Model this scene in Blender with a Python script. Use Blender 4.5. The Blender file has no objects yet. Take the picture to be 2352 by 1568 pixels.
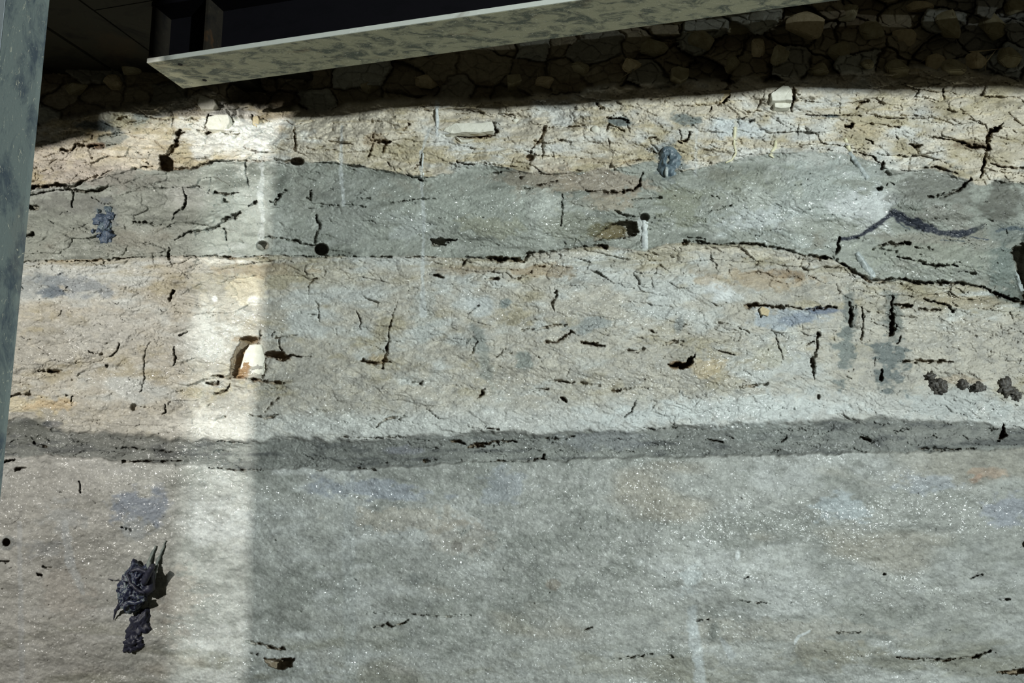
import bpy, bmesh, math, random
import numpy as np
from mathutils import Vector, Matrix, noise as mnoise

sc = bpy.context.scene
R = math.radians
# ------------------------------------------------------------------ camera
PITCH = R(9.0); F = 1829.0; WALL_Y = 2.85
cam = bpy.data.objects.new('camera', bpy.data.cameras.new('camera'))
sc.collection.objects.link(cam)
cam.location = (0, 0, 0); cam.rotation_euler = (R(90) + PITCH, 0, 0)
cam.data.sensor_width = 36.0; cam.data.lens = F * 36.0 / 2352.0
cam.data.clip_start = 0.02; cam.data.clip_end = 60
sc.camera = cam
# ------------------------------------------------------------------ world, lamps, exposure
sc.view_settings.view_transform = 'Standard'; sc.view_settings.look = 'None'
sc.view_settings.gamma = 1.0; sc.view_settings.use_curve_mapping = False
sc.view_settings.exposure = 0.0
w = bpy.data.worlds.new('dim_pit_air'); sc.world = w; w.use_nodes = True
w.node_tree.nodes['Background'].inputs[0].default_value = (0.52, 0.50, 0.36, 1)
w.node_tree.nodes['Background'].inputs[1].default_value = 0.075

def lamp(name, loc, target, size_x, size_y, power, color):
    l = bpy.data.lights.new(name, 'AREA'); l.shape = 'RECTANGLE'
    l.size = size_x; l.size_y = size_y; l.energy = power; l.color = color
    o = bpy.data.objects.new(name, l); sc.collection.objects.link(o)
    o.location = loc
    l.spread = R(130)
    o.rotation_euler = (Vector(target) - Vector(loc)).to_track_quat('-Z', 'Y').to_euler()
    return o
lamp('work_lamp_left', (-2.2, 0.0, 0.70), (-1.15, 2.85, 0.55), 0.040, 0.06, 47, (1.0, 0.975, 0.91))
lamp('work_lamp_right', (3.2, -2.5, 0.76), (-0.5, 2.85, 0.45), 0.040, 0.17, 196, (0.91, 1.0, 0.985))

# ------------------------------------------------------------------ helpers
C = sc.collection
def srgb(c):
    c = np.asarray(c, dtype=float) / 255.0
    return np.where(c <= 0.04045, c / 12.92, ((c + 0.055) / 1.055) ** 2.4)
def col(*c): return tuple(float(x) for x in srgb(c)) + (1.0,)
def ray(px, py):
    xc = (px - 1176.0) / F; yc = (784.0 - py) / F
    return xc, math.cos(PITCH) - yc * math.sin(PITCH), math.sin(PITCH) + yc * math.cos(PITCH)
def wall_xz(px, py):
    """point of the flat wall datum that shows at a measured place of the photograph"""
    x, y, z = ray(px, py)
    return x / y * WALL_Y, z / y * WALL_Y
def tag(o, label=None, cat=None, group=None, kind=None):
    if label: o['label'] = label
    if cat: o['category'] = cat
    if group: o['group'] = group
    if kind: o['kind'] = kind
    return o
def empty(name, loc, **k):
    o = bpy.data.objects.new(name, None); C.objects.link(o); o.location = loc
    o.empty_display_size = 0.05
    return tag(o, **k)
def link_mesh(name, me, mat, parent=None, smooth=False):
    o = bpy.data.objects.new(name, me); C.objects.link(o)
    if mat: me.materials.append(mat)
    if smooth: me.polygons.foreach_set('use_smooth', [True] * len(me.polygons))
    if parent:
        o.parent = parent; o.matrix_parent_inverse = Matrix.Translation(parent.location).inverted()
    return o
def bm_obj(name, bm, mat, parent=None, smooth=False):
    me = bpy.data.meshes.new(name); bmesh.ops.recalc_face_normals(bm, faces=bm.faces); bm.to_mesh(me); bm.free()
    return link_mesh(name, me, mat, parent, smooth)

# ------------------------------------------------------------------ materials
def new_mat(name):
    m = bpy.data.materials.new(name); m.use_nodes = True
    nt = m.node_tree; b = nt.nodes['Principled BSDF']
    return m, nt, b
def nd(nt, t, **k):
    n = nt.nodes.new(t)
    for a, v in k.items():
        if a in n.inputs.keys(): n.inputs[a].default_value = v
        else: setattr(n, a, v)
    return n
def ramp(nt, src, stops):
    r = nt.nodes.new('ShaderNodeValToRGB'); e = r.color_ramp.elements
    while len(e) < len(stops): e.new(0.5)
    for i, (p, c) in enumerate(stops): e[i].position = p; e[i].color = c
    nt.links.new(src, r.inputs[0]); return r
def mixc(nt, fac, a, b, mode='MIX'):
    n = nt.nodes.new('ShaderNodeMix'); n.data_type = 'RGBA'; n.blend_type = mode
    for s, v in ((0, fac), (6, a), (7, b)):
        if hasattr(v, 'links') or isinstance(v, bpy.types.NodeSocket): nt.links.new(v, n.inputs[s])
        else: n.inputs[s].default_value = v
    return n.outputs[2]
def mth(nt, op, a, b=0.0, c=0.0):
    n = nt.nodes.new('ShaderNodeMath'); n.operation = op
    for i, v in enumerate((a, b, c)):
        if isinstance(v, bpy.types.NodeSocket): nt.links.new(v, n.inputs[i])
        else: n.inputs[i].default_value = v
    return n.outputs[0]

def rock_material():
    m, nt, b = new_mat('wet_layered_rock')
    at = nd(nt, 'ShaderNodeAttribute', attribute_name='rock_tone')
    tc = nt.nodes.new('ShaderNodeTexCoord')
    n1 = nd(nt, 'ShaderNodeTexNoise', Scale=170.0, Detail=3.0, Roughness=0.65); nt.links.new(tc.outputs['Object'], n1.inputs[0])
    n2 = nd(nt, 'ShaderNodeTexNoise', Scale=42.0, Detail=4.0, Roughness=0.6); nt.links.new(tc.outputs['Object'], n2.inputs[0])
    g1 = ramp(nt, n1.outputs[0], [(0.25, (0.80, 0.80, 0.80, 1)), (0.75, (1.16, 1.16, 1.16, 1))])
    g2 = ramp(nt, n2.outputs[0], [(0.3, (0.90, 0.90, 0.90, 1)), (0.7, (1.08, 1.08, 1.07, 1))])
    c = mixc(nt, 1.0, at.outputs['Color'], g1.outputs[0], 'MULTIPLY')
    c = mixc(nt, 1.0, c, g2.outputs[0], 'MULTIPLY')
    nt.links.new(c, b.inputs['Base Color'])
    # wet glitter: facets of single grains catch the lamps where the face is wet
    v = nd(nt, 'ShaderNodeTexVoronoi', Scale=210.0); nt.links.new(tc.outputs['Object'], v.inputs[0])
    sep = nt.nodes.new('ShaderNodeSeparateColor'); nt.links.new(v.outputs['Color'], sep.inputs[0])
    wet = at.outputs['Alpha']
    pick = mth(nt, 'GREATER_THAN', sep.outputs[0], 0.72)
    glit = mth(nt, 'MULTIPLY', pick, wet)
    rough = mth(nt, 'SUBTRACT', 0.82, mth(nt, 'MULTIPLY', glit, 0.56))
    rough = mth(nt, 'SUBTRACT', rough, mth(nt, 'MULTIPLY', wet, 0.16))
    nt.links.new(rough, b.inputs['Roughness'])
    b.inputs['Specular IOR Level'].default_value = 0.5
    bp = nd(nt, 'ShaderNodeBump', Strength=0.55, Distance=0.0016); nt.links.new(n1.outputs[0], bp.inputs['Height'])
    # grain facets: tilt the normal by a random vector per grain
    geo = nt.nodes.new('ShaderNodeNewGeometry')
    sub = nt.nodes.new('ShaderNodeVectorMath'); sub.operation = 'SUBTRACT'
    nt.links.new(v.outputs['Color'], sub.inputs[0]); sub.inputs[1].default_value = (0.5, 0.5, 0.5)
    scl = nt.nodes.new('ShaderNodeVectorMath'); scl.operation = 'SCALE'
    nt.links.new(sub.outputs[0], scl.inputs[0]); nt.links.new(mth(nt, 'MULTIPLY', glit, 1.9), scl.inputs[3])
    add = nt.nodes.new('ShaderNodeVectorMath'); add.operation = 'ADD'
    nt.links.new(bp.outputs[0], add.inputs[0]); nt.links.new(scl.outputs[0], add.inputs[1])
    nrm = nt.nodes.new('ShaderNodeVectorMath'); nrm.operation = 'NORMALIZE'; nt.links.new(add.outputs[0], nrm.inputs[0])
    nt.links.new(bp.outputs[0], b.inputs['Normal'])
    b.inputs['Coat Roughness'].default_value = 0.16
    nt.links.new(mth(nt, 'MULTIPLY', glit, 0.9), b.inputs['Coat Weight'])
    nt.links.new(nrm.outputs[0], b.inputs['Coat Normal'])
    return m
def stone_material(name, c1, c2, rough=0.7, scale=60.0, bump=0.5):
    m, nt, b = new_mat(name); tc = nt.nodes.new('ShaderNodeTexCoord')
    n = nd(nt, 'ShaderNodeTexNoise', Scale=scale, Detail=6.0, Roughness=0.65); nt.links.new(tc.outputs['Object'], n.inputs[0])
    r = ramp(nt, n.outputs[0], [(0.32, c1), (0.68, c2)]); nt.links.new(r.outputs[0], b.inputs['Base Color'])
    bp = nd(nt, 'ShaderNodeBump', Strength=bump, Distance=0.003); nt.links.new(n.outputs[0], bp.inputs['Height'])
    nt.links.new(bp.outputs[0], b.inputs['Normal']); b.inputs['Roughness'].default_value = rough
    return m
def steel_material(name, base, stain, scrape, stain_amt, scrape_amt, stretch=(1, 1, 1), metallic=0.25, rough=0.55, scale=9.0, rust=.45):
    m, nt, b = new_mat(name); tc = nt.nodes.new('ShaderNodeTexCoord')
    mp = nd(nt, 'ShaderNodeMapping'); mp.inputs['Scale'].default_value = stretch; nt.links.new(tc.outputs['Object'], mp.inputs[0])
    n = nd(nt, 'ShaderNodeTexNoise', Scale=scale, Detail=8.0, Roughness=0.68, Distortion=0.6); nt.links.new(mp.outputs[0], n.inputs[0])
    n2 = nd(nt, 'ShaderNodeTexNoise', Scale=scale * 5, Detail=6.0, Roughness=0.75, Distortion=1.8); nt.links.new(mp.outputs[0], n2.inputs[0])
    n3 = nd(nt, 'ShaderNodeTexNoise', Scale=scale * .6, Detail=4.0, Roughness=0.6); nt.links.new(mp.outputs[0], n3.inputs[0])
    f1 = ramp(nt, n.outputs[0], [(stain_amt, (0, 0, 0, 1)), (stain_amt + .13, (1, 1, 1, 1))])
    f2 = ramp(nt, n2.outputs[0], [(scrape_amt, (0, 0, 0, 1)), (scrape_amt + .08, (1, 1, 1, 1))])
    f3 = ramp(nt, n3.outputs[0], [(0.60, (0, 0, 0, 1)), (0.72, (1, 1, 1, 1))])
    c = mixc(nt, f1.outputs[0], base, stain); c = mixc(nt, f2.outputs[0], c, scrape)
    c = mixc(nt, mth(nt, 'MULTIPLY', f3.outputs[0], rust), c, col(112, 76, 38))
    nt.links.new(c, b.inputs['Base Color'])
    bp = nd(nt, 'ShaderNodeBump', Strength=0.35, Distance=0.002); nt.links.new(n2.outputs[0], bp.inputs['Height'])
    nt.links.new(bp.outputs[0], b.inputs['Normal'])
    b.inputs['Specular IOR Level'].default_value = .12 if name in ('dark_steel', 'dim_steel_plate', 'deck_steel') else .4
    b.inputs['Metallic'].default_value = metallic if name not in ('dark_steel', 'dim_steel_plate', 'deck_steel') else 0.0; b.inputs['Roughness'].default_value = rough
    return m
M_ROCK = rock_material()
M_FLANGE = steel_material('muddy_steel', col(176, 174, 148), col(96, 102, 92), col(226, 224, 206), 0.46, 0.575, (1, 2.0, 1), 0.15, 0.6, 15.0, .35)
M_EDGE = steel_material('lit_steel_edge', col(205, 208, 200), col(170, 168, 158), col(225, 226, 218), 0.58, 0.6, (1, 1, 1), 0.1, 0.5)
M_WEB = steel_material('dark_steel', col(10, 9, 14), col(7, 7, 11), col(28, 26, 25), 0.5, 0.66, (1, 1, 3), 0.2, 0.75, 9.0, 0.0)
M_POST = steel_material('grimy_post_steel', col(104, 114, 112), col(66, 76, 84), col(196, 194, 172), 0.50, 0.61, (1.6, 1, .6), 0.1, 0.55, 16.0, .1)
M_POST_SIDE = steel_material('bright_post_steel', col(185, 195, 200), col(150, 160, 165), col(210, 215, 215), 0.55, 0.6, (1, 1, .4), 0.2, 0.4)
M_STIFF = steel_material('dim_steel_plate', col(34, 31, 26), col(22, 21, 20), col(64, 60, 50), 0.5, 0.62, (1, 1, 1), 0.1, 0.7)
M_DECK = steel_material('deck_steel', col(54, 53, 45), col(36, 36, 33), col(80, 76, 62), 0.5, 0.64, (1, 1, 1), 0.1, 0.7, 5.0, .1)
M_PALE = stone_material('pale_limestone', col(205, 203, 188), col(228, 226, 214), 0.75)
M_TAN = stone_material('tan_limestone', col(172, 156, 122), col(205, 192, 160), 0.75)
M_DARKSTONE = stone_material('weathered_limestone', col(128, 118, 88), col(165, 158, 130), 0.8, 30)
M_CLAY = stone_material('dark_clay', col(52, 50, 50), col(92, 88, 80), 0.45, 90, 0.9)
M_BLUE = stone_material('blue_grey_clay', col(50, 64, 76), col(122, 138, 146), 0.4, 45, 0.6)
M_BLUE2 = stone_material('slate_blue_clay', col(44, 58, 78), col(92, 106, 124), 0.45, 60, 0.9)
M_GROUT = stone_material('pale_grout', col(175, 182, 182), col(222, 226, 224), 0.5, 70)
M_GROUT_G = stone_material('grey_grout', col(128, 136, 134), col(198, 206, 206), 0.45, 70)
M_YGROUT = stone_material('cream_grout', col(205, 200, 165), col(228, 224, 195), 0.5, 70)
M_HOLE = stone_material('bolt_hole_shade', col(14, 13, 12), col(22, 20, 17), 0.9, 40)

def rag_material():
    m, nt, b = new_mat('wet_blue_black_cloth'); tc = nt.nodes.new('ShaderNodeTexCoord')
    n = nd(nt, 'ShaderNodeTexNoise', Scale=38.0, Detail=4.0, Distortion=2.0); nt.links.new(tc.outputs['Object'], n.inputs[0])
    r = ramp(nt, n.outputs[0], [(0.38, col(14, 16, 34)), (0.50, col(44, 50, 76)), (0.60, col(112, 122, 126))])
    nt.links.new(r.outputs[0], b.inputs['Base Color']); b.inputs['Roughness'].default_value = 0.42
    bp = nd(nt, 'ShaderNodeBump', Strength=0.8, Distance=0.004); nt.links.new(n.outputs[0], bp.inputs['Height'])
    nt.links.new(bp.outputs[0], b.inputs['Normal']); return m
M_RAG = rag_material()
M_STREAK = stone_material('grey_green_shadow', col(92, 104, 102), col(132, 140, 134), 0.6, 50)
M_RAGD = stone_material('wet_black_cloth', col(20, 21, 34), col(54, 56, 74), 0.45, 50, 0.8)

# ------------------------------------------------------------------ rock face: one relief measured over the wall, cut into its beds
STEP = 1.6
xs = np.concatenate([np.arange(-900, -12, 12.0), np.arange(-12, 2364, STEP), np.arange(2368, 3300, 12.0)])
ys = np.concatenate([np.arange(-420, -12, 12.0), np.arange(-12, 1580, STEP), np.arange(1584, 2300, 12.0)])
X, Y = np.meshgrid(xs, ys); X = X.astype(np.float32); Y = Y.astype(np.float32)
rng = np.random.default_rng(11)
def vnoise(U, V, seed):
    r = np.random.default_rng(seed); T = r.random((256, 256)).astype(np.float32) * 2 - 1
    iu = np.floor(U).astype(np.int32); iv = np.floor(V).astype(np.int32)
    fu = U - iu; fv = V - iv; fu = fu * fu * (3 - 2 * fu); fv = fv * fv * (3 - 2 * fv)
    a = T[iv & 255, iu & 255]; b = T[iv & 255, (iu + 1) & 255]; c = T[(iv + 1) & 255, iu & 255]; d = T[(iv + 1) & 255, (iu + 1) & 255]
    return (a + (b - a) * fu) * (1 - fv) + (c + (d - c) * fu) * fv
def fbm(sx, sy, seed, octv=4, gain=0.5, U=None, V=None, ridge=False):
    U = X if U is None else U; V = Y if V is None else V
    s = 0; a = 1.0; t = 0
    for i in range(octv):
        # each octave is turned so that no lattice direction shows
        th = 0.0 if i == 0 else 0.12 * i * (1 if i % 2 else -1)
        u = (U * math.cos(th) - V * math.sin(th)) / sx * 2 ** i; v = (U * math.sin(th) + V * math.cos(th)) / sy * 2 ** i
        n = vnoise(u + 17.3 * i, v + 9.1 * i, seed + i * 7)
        s = s + a * ((1 - 2 * np.abs(n)) if ridge else n); t += a; a *= gain
    return (s / t).astype(np.float32)
def smooth(a, b, x): 
    t = np.clip((x - a) / (b - a), 0, 1); return t * t * (3 - 2 * t)
WX = fbm(9, 7, 100, 3) ; WY = fbm(11, 6, 120, 3)
BWX = fbm(60, 40, 140, 4); BWY = fbm(70, 40, 150, 4)
def voronoi(sx, sy, seed, warp=10.0):
    U = (X + BWX * warp + WX * 2.0) / sx; V = (Y + BWY * warp * .6 + WY * 2.0) / sy
    r = np.random.default_rng(seed); JX = r.random((128, 128)).astype(np.float32); JY = r.random((128, 128)).astype(np.float32)
    RA, RB, RC = (r.random((128, 128)).astype(np.float32) for _ in range(3))
    iu = np.floor(U).astype(np.int32); iv = np.floor(V).astype(np.int32)
    F1 = np.full(U.shape, 9, np.float32); F2 = F1.copy()
    A = np.zeros_like(F1); B = A.copy(); Cc = A.copy(); DU = A.copy(); DV = A.copy()
    for dj in (-1, 0, 1):
        for di in (-1, 0, 1):
            a = (iv + dj) & 127; b = (iu + di) & 127
            du = U - (iu + di + JX[a, b]); dv = V - (iv + dj + JY[a, b])
            d = du * du + dv * dv
            near = d < F1
            F2 = np.where(near, F1, np.minimum(F2, d)); F1 = np.where(near, d, F1)
            A = np.where(near, RA[a, b], A); B = np.where(near, RB[a, b], B); Cc = np.where(near, RC[a, b], Cc)
            DU = np.where(near, du, DU); DV = np.where(near, dv, DV)
    return np.sqrt(F2) - np.sqrt(F1), A, B, Cc, DU, DV
def curve(pts, amp, seed, wl=26):
    p = np.array(pts, float); base = np.interp(X[0], p[:, 0], p[:, 1])
    n = vnoise(X[0] / wl, np.full_like(X[0], 3.3), seed) * amp + vnoise(X[0] / wl * 3, np.full_like(X[0], 7.7), seed + 1) * amp * .45
    return (base + n)[None, :].astype(np.float32)
B1P = [(-900, 470), (40, 443), (75, 433), (130, 428), (180, 420), (240, 408), (303, 388), (380, 392), (440, 388), (475, 376), (495, 369), (600, 371), (660, 371), (777, 374), (840, 383), (880, 392), (930, 402), (980, 408), (1040, 396), (1070, 378), (1120, 376), (1180, 386), (1230, 402), (1330, 395), (1420, 385), (1500, 370), (1560, 395), (1620, 383), (1700, 362), (1780, 351), (1900, 350), (1970, 358), (2020, 378), (2050, 400), (2090, 392), (2150, 392), (2200, 410), (2250, 425), (2300, 418), (2352, 422), (3300, 440)]
B2P = [(-900, 620), (50, 601), (110, 598), (200, 599), (280, 593), (390, 588), (480, 588), (560, 591), (640, 586), (720, 591), (784, 588), (850, 591), (930, 590), (1000, 589), (1060, 592), (1100, 593), (1150, 596), (1200, 597), (1220, 583), (1270, 577), (1345, 567), (1400, 566), (1480, 577), (1530, 560), (1568, 556), (1650, 562), (1735, 561), (1800, 574), (1850, 588), (1910, 594), (1940, 612), (1970, 630), (2010, 648), (2060, 642), (2110, 651), (2200, 651), (2250, 658), (2300, 682), (2352, 697), (3300, 800)]
B3P = [(-900, 970), (0, 975), (60, 962), (120, 985), (200, 996), (300, 996), (380, 1010), (480, 1012), (560, 1017), (640, 1008), (750, 1011), (850, 1012), (950, 1001), (1050, 1000), (1130, 990), (1250, 998), (1350, 992), (1450, 990), (1550, 982), (1650, 976), (1750, 970), (1900, 966), (2050, 962), (2200, 967), (2352, 985), (3300, 990)]
B4P = [(-900, 1050), (0, 1052), (120, 1046), (260, 1055), (330, 1062), (450, 1068), (560, 1079), (620, 1079), (700, 1075), (780, 1078), (860, 1075), (950, 1070), (1060, 1062), (1200, 1058), (1300, 1055), (1500, 1050), (1700, 1046), (1850, 1042), (2000, 1040), (2150, 1038), (2352, 1030), (3300, 1010)]
B0P = [(-900, 330), (80, 290), (200, 262), (420, 225), (480, 205), (530, 235), (720, 255), (950, 225), (1130, 232), (1400, 200), (1660, 185), (1900, 175), (2200, 150), (2352, 190), (3300, 190)]
b0 = curve(B0P, 7, 5, 40); b1 = curve(B1P, 3.0, 15); b2 = curve(B2P, 2.0, 25); b3 = curve(B3P, 6, 35); b4 = curve(B4P, 4, 45)
Yw = Y + WY * 2.5
s0 = Yw - b0; s1 = Yw - b1; s2 = Yw - b2; s3 = Yw - b3; s4 = Yw - b4
m0 = 1 - smooth(-8, 8, s0)                       # shaded rubble
m1 = smooth(-8, 8, s0) * (1 - smooth(-3, 3, s1))  # cream fractured bed
m2 = smooth(-3, 3, s1) * (1 - smooth(-2, 2, s2))  # grey green bed
m3 = smooth(-2, 2, s2) * (1 - smooth(-7, 7, s3))  # thick cream bed
m4 = smooth(-7, 7, s3) * (1 - smooth(-4, 4, s4))  # thin dark bed
m5 = smooth(-4, 4, s4)                            # lower massive grey rock

# ---- relief in metres, positive towards the viewer
H = fbm(620, 330, 1, 3) * 0.022 + fbm(150, 70, 2, 4) * 0.007
lam = fbm(90, 7, 3, 4)                     # thin bedding lamination
grain = fbm(7, 6, 4, 3, .65)
lump = fbm(28, 20, 6, 4, .55)
H += lump * (0.0022 * (m1 + m3) + 0.0016 * m5 + 0.0015 * m2 + 0.002 * m4)
H += grain * (0.0007 * (m1 + m3) + 0.0008 * m5 + 0.0006 * m2 + 0.0007 * m4)
H += lam * (0.0020 * m1 + 0.0012 * m2 + 0.0014 * m3 + 0.0018 * m4 + 0.0005 * m5)
lo = smooth(1380, 1500, Y + BWY * 30)
H += fbm(120, 26, 8, 4, .55) * 0.006 * lo * m5
# spalled flakes: plateaus with ragged broken edges
def terrace(sx, sy, seed, n, edge=.16, octv=6, gain=.58, tilt=0.0):
    q = fbm(sx, sy, seed, octv, gain) * n + (Y / sy) * tilt; fl = np.floor(q); return fl + smooth(0, edge, q - fl) 
tA = terrace(230, 60, 201, 9, .10); tB = terrace(90, 22, 211, 6, .16); tC = terrace(36, 13, 221, 4, .25)
lo_mask = .25 + .75 * smooth(-.25, .25, fbm(300, 130, 231, 3))
H += tA * (0.0042 * m1 + 0.0030 * m2 + 0.0030 * m3 + 0.0026 * m4 + 0.0009 * m5)
H += tB * (0.0030 * m1 + 0.0014 * m2 + 0.0020 * m3 + 0.0016 * m4 + 0.0004 * m5) * lo_mask
H += tC * (0.0016 * m1 + 0.0007 * m2 + 0.0012 * m3 + 0.0010 * m4 + 0.0006 * m5) * lo_mask
H += fbm(12, 9, 241, 4, .75) * (0.0020 * m1 + .0012 * m2 + .0019 * m3 + .0018 * m4 + .0030 * m5)
H -= .0035 * smooth(.25, .6, fbm(17, 11, 251, 4, .7)) * (m1 + m3 + m4 * .8 + m5 * .8 + m2 * .6) * smooth(-.1, .3, fbm(120, 60, 256, 3))
# the top of the face steps back and forward under the beam
dd = np.interp(X[0], [-900, 300, 480, 520, 560, 690, 790, 850, 960, 1030, 1148, 1280, 1350, 1430, 1600, 1700, 1760, 1900, 2000, 2100, 2200, 2330, 3300], [0, 0, .01, .03, .075, .085, .085, .045, .015, .02, .075, .06, .03, -.01, .005, .0, -.045, -.03, -.005, .02, .02, .06, .06])
H -= dd[None, :].astype(np.float32) * (1 - smooth(18, 85, Y - b0 + WY * 6 + BWY * 20))
# rubble above
e, A, Bv, Cv, DU, DV = voronoi(88, 66, 31, 26)
rub = (A - .5) * 0.075 + DU * (Bv - .5) * 0.09 + DV * (Cv - .35) * 0.075 - 0.030 * (1 - smooth(0, .13, e))
e2, A2, Bq, Cq, DU2, DV2 = voronoi(34, 24, 32, 12)
rub += (A2 - .5) * 0.014 + DV2 * (Cq - .4) * .014 - .008 * (1 - smooth(0, .14, e2))
rub_rgt = smooth(1300, 1700, X)
recess = 0.055 * smooth(500, 560, X) * (1 - smooth(980, 1150, X)) + 0.02
H += m0 * (rub * (0.55 + .45 * rub_rgt) - recess)
# broken slabs of the cream beds
e3, A3, B3, C3, DU3, DV3 = voronoi(78, 25, 33, 16)
e4, A4, B4, C4, DU4, DV4 = voronoi(30, 11, 34, 8)
brk1 = m1 * (0.45 + .55 * smooth(-.15, .35, fbm(260, 80, 61, 3)))
top3 = (1 - smooth(25, 130, s2)) * m3
brk3 = m3 * smooth(.05, .45, fbm(220, 70, 62, 3)) * .55 + top3 * (0.35 + .5 * smooth(1000, 1300, X))
brk = np.clip(brk1 + brk3, 0, 1.1)
H += brk * ((A3 - .5) * 0.020 + DV3 * (C3 - .25) * 0.024 + DU3 * (B3 - .5) * .022 - 0.008 * (1 - smooth(0, .10, e3)) * (A3 > .35))
H += brk * ((A4 - .5) * 0.0080 + DV4 * (C4 - .3) * 0.0095 + DU4 * (B4 - .5) * .008 - 0.003 * (1 - smooth(0, .16, e4)) * (B4 > .45))
# grey green bed is laminated and partly broken at the left
brk2 = m2 * (1 - smooth(700, 900, X)) * smooth(-.2, .3, fbm(150, 60, 63, 3)) + m2 * smooth(1180, 1300, X) * (1 - smooth(1480, 1560, X)) * .6
H += brk2 * ((A3 - .5) * 0.014 + DV3 * (C3 - .3) * 0.016 - 0.008 * (1 - smooth(0, .10, e3)) * (A3 > .5) + (A4 - .5) * .003)
# bed profile: softer beds sit back a little
H += -0.010 * m2 * smooth(0, 14, s1) * (1 - smooth(-30, 0, s2) * .6) - 0.012 * m4 + 0.004 * m5
H += 0.006 * m1 * smooth(-16, 0, s1) + 0.004 * m3 * (1 - smooth(0, 14, s2))
def mound(cx, cy, rx, ry, h, rot=0, soft=1.0):
    global H
    i0, i1 = np.searchsorted(xs, [cx - rx * 1.8 - ry * 1.8, cx + rx * 1.8 + ry * 1.8]); j0, j1 = np.searchsorted(ys, [cy - ry * 1.8 - rx * 1.8, cy + ry * 1.8 + rx * 1.8])
    U = X[j0:j1, i0:i1] - cx + BWX[j0:j1, i0:i1] * 14 * soft; V = Y[j0:j1, i0:i1] - cy + BWY[j0:j1, i0:i1] * 10 * soft
    c, s = math.cos(R(rot)), math.sin(R(rot)); u = (U * c + V * s) / rx; v = (-U * s + V * c) / ry
    H[j0:j1, i0:i1] += h * (1 - smooth(0.15, 1.25, np.sqrt(u * u + v * v)))
for a in [(1830, 450, 235, 105, .045, -6), (1130, 490, 330, 95, .026, 0), (478, 482, 75, 42, .040, -12), (840, 480, 120, 80, .012, 0),
          (2160, 470, 120, 60, .030, 8), (2170, 600, 200, 45, .022, 8), (520, 430, 90, 40, .016, 0), (130, 530, 90, 55, .016, -12),
          (1190, 530, 220, 45, .014, 5), (1245, 475, 40, 55, .010, 0), (1880, 675, 70, 34, .016, 0), (1770, 680, 60, 34, .012, 0), (1080, 760, 90, 60, .010, 60),
          (1340, 840, 180, 45, .010, 5), (2170, 850, 90, 20, .012, 0), (520, 275, 42, 26, .018, 0), (1265, 690, 60, 40, .010, 0),
          (680, 350, 300, 22, .008, 0), (820, 300, 170, 30, .01, 0), (2150, 345, 70, 26, .020, 8), (2295, 360, 50, 22, .016, 0), (1900, 225, 180, 30, .016, 0), (1660, 225, 90, 34, .014, 0),
          (1260, 250, 130, 26, .010, 0), (2250, 270, 130, 30, .012, 12), (2100, 1490, 200, 30, .014, -8), (1650, 1510, 160, 26, .010, 5), (120, 820, 110, 40, .010, -8),
          (1700, 1330, 260, 60, .008, 0), (560, 1230, 120, 110, .007, 0)]:
    mound(*a)

# ---- traced cracks and cavities
DEEP = np.zeros_like(H)       # carved depth
RW = fbm(13, 11, 301, 3, .7); RD = fbm(30, 22, 302, 3, .6)
def stroke(pts, depth=None, jit=1.0, k=1.7):
    P = [(p[0], p[1], p[2]) for p in pts]
    for (x0, y0, w0), (x1, y1, w1) in zip(P[:-1], P[1:]):
        r = max(w0, w1) * 1.2 + 5
        i0, i1 = np.searchsorted(xs, [min(x0, x1) - r, max(x0, x1) + r]); j0, j1 = np.searchsorted(ys, [min(y0, y1) - r, max(y0, y1) + r])
        if i1 <= i0 or j1 <= j0: continue
        wr = jit * (3.0 + .25 * max(w0, w1))
        U = X[j0:j1, i0:i1] + WX[j0:j1, i0:i1] * wr; V = Y[j0:j1, i0:i1] + WY[j0:j1, i0:i1] * wr
        L2 = (x1 - x0) ** 2 + (y1 - y0) ** 2 + 1e-6
        t = np.clip(((U - x0) * (x1 - x0) + (V - y0) * (y1 - y0)) / L2, 0, 1)
        d = np.sqrt((U - x0 - t * (x1 - x0)) ** 2 + (V - y0 - t * (y1 - y0)) ** 2)
        hw = ((w0 + (w1 - w0) * t) * .5 + .35) * (.92 + .75 * RW[j0:j1, i0:i1])
        dep = (depth if depth else np.minimum(0.006 + 0.0068 * hw * 2, 0.12))
        c = dep * np.clip((1.12 - d / hw) * k, 0, 1) * np.clip(.75 + .8 * RD[j0:j1, i0:i1], .25, 1)
        DEEP[j0:j1, i0:i1] = np.maximum(DEEP[j0:j1, i0:i1], c)
def pocket(poly, depth, soft=2.5):
    p = np.array(poly, float); x0, y0 = p.min(0) - 6; x1, y1 = p.max(0) + 6
    i0, i1 = np.searchsorted(xs, [x0, x1]); j0, j1 = np.searchsorted(ys, [y0, y1])
    U = X[j0:j1, i0:i1] + WX[j0:j1, i0:i1] * 6; V = Y[j0:j1, i0:i1] + WY[j0:j1, i0:i1] * 6
    ins = np.zeros(U.shape, bool); dm = np.full(U.shape, 1e9)
    for (ax, ay), (bx, by) in zip(p, np.roll(p, -1, 0)):
        cr = ((ay > V) != (by > V)) & (U < (bx - ax) * (V - ay) / ((by - ay) or 1e-9) + ax); ins ^= cr
        t = np.clip(((U - ax) * (bx - ax) + (V - ay) * (by - ay)) / ((bx - ax) ** 2 + (by - ay) ** 2 + 1e-9), 0, 1)
        dm = np.minimum(dm, np.hypot(U - ax - t * (bx - ax), V - ay - t * (by - ay)))
    sd = np.where(ins, dm, -dm)
    c = depth * np.clip((sd + .8) / soft, 0, 1)
    if depth > 0: DEEP[j0:j1, i0:i1] = np.maximum(DEEP[j0:j1, i0:i1], c)
    else: H[j0:j1, i0:i1] -= c
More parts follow.
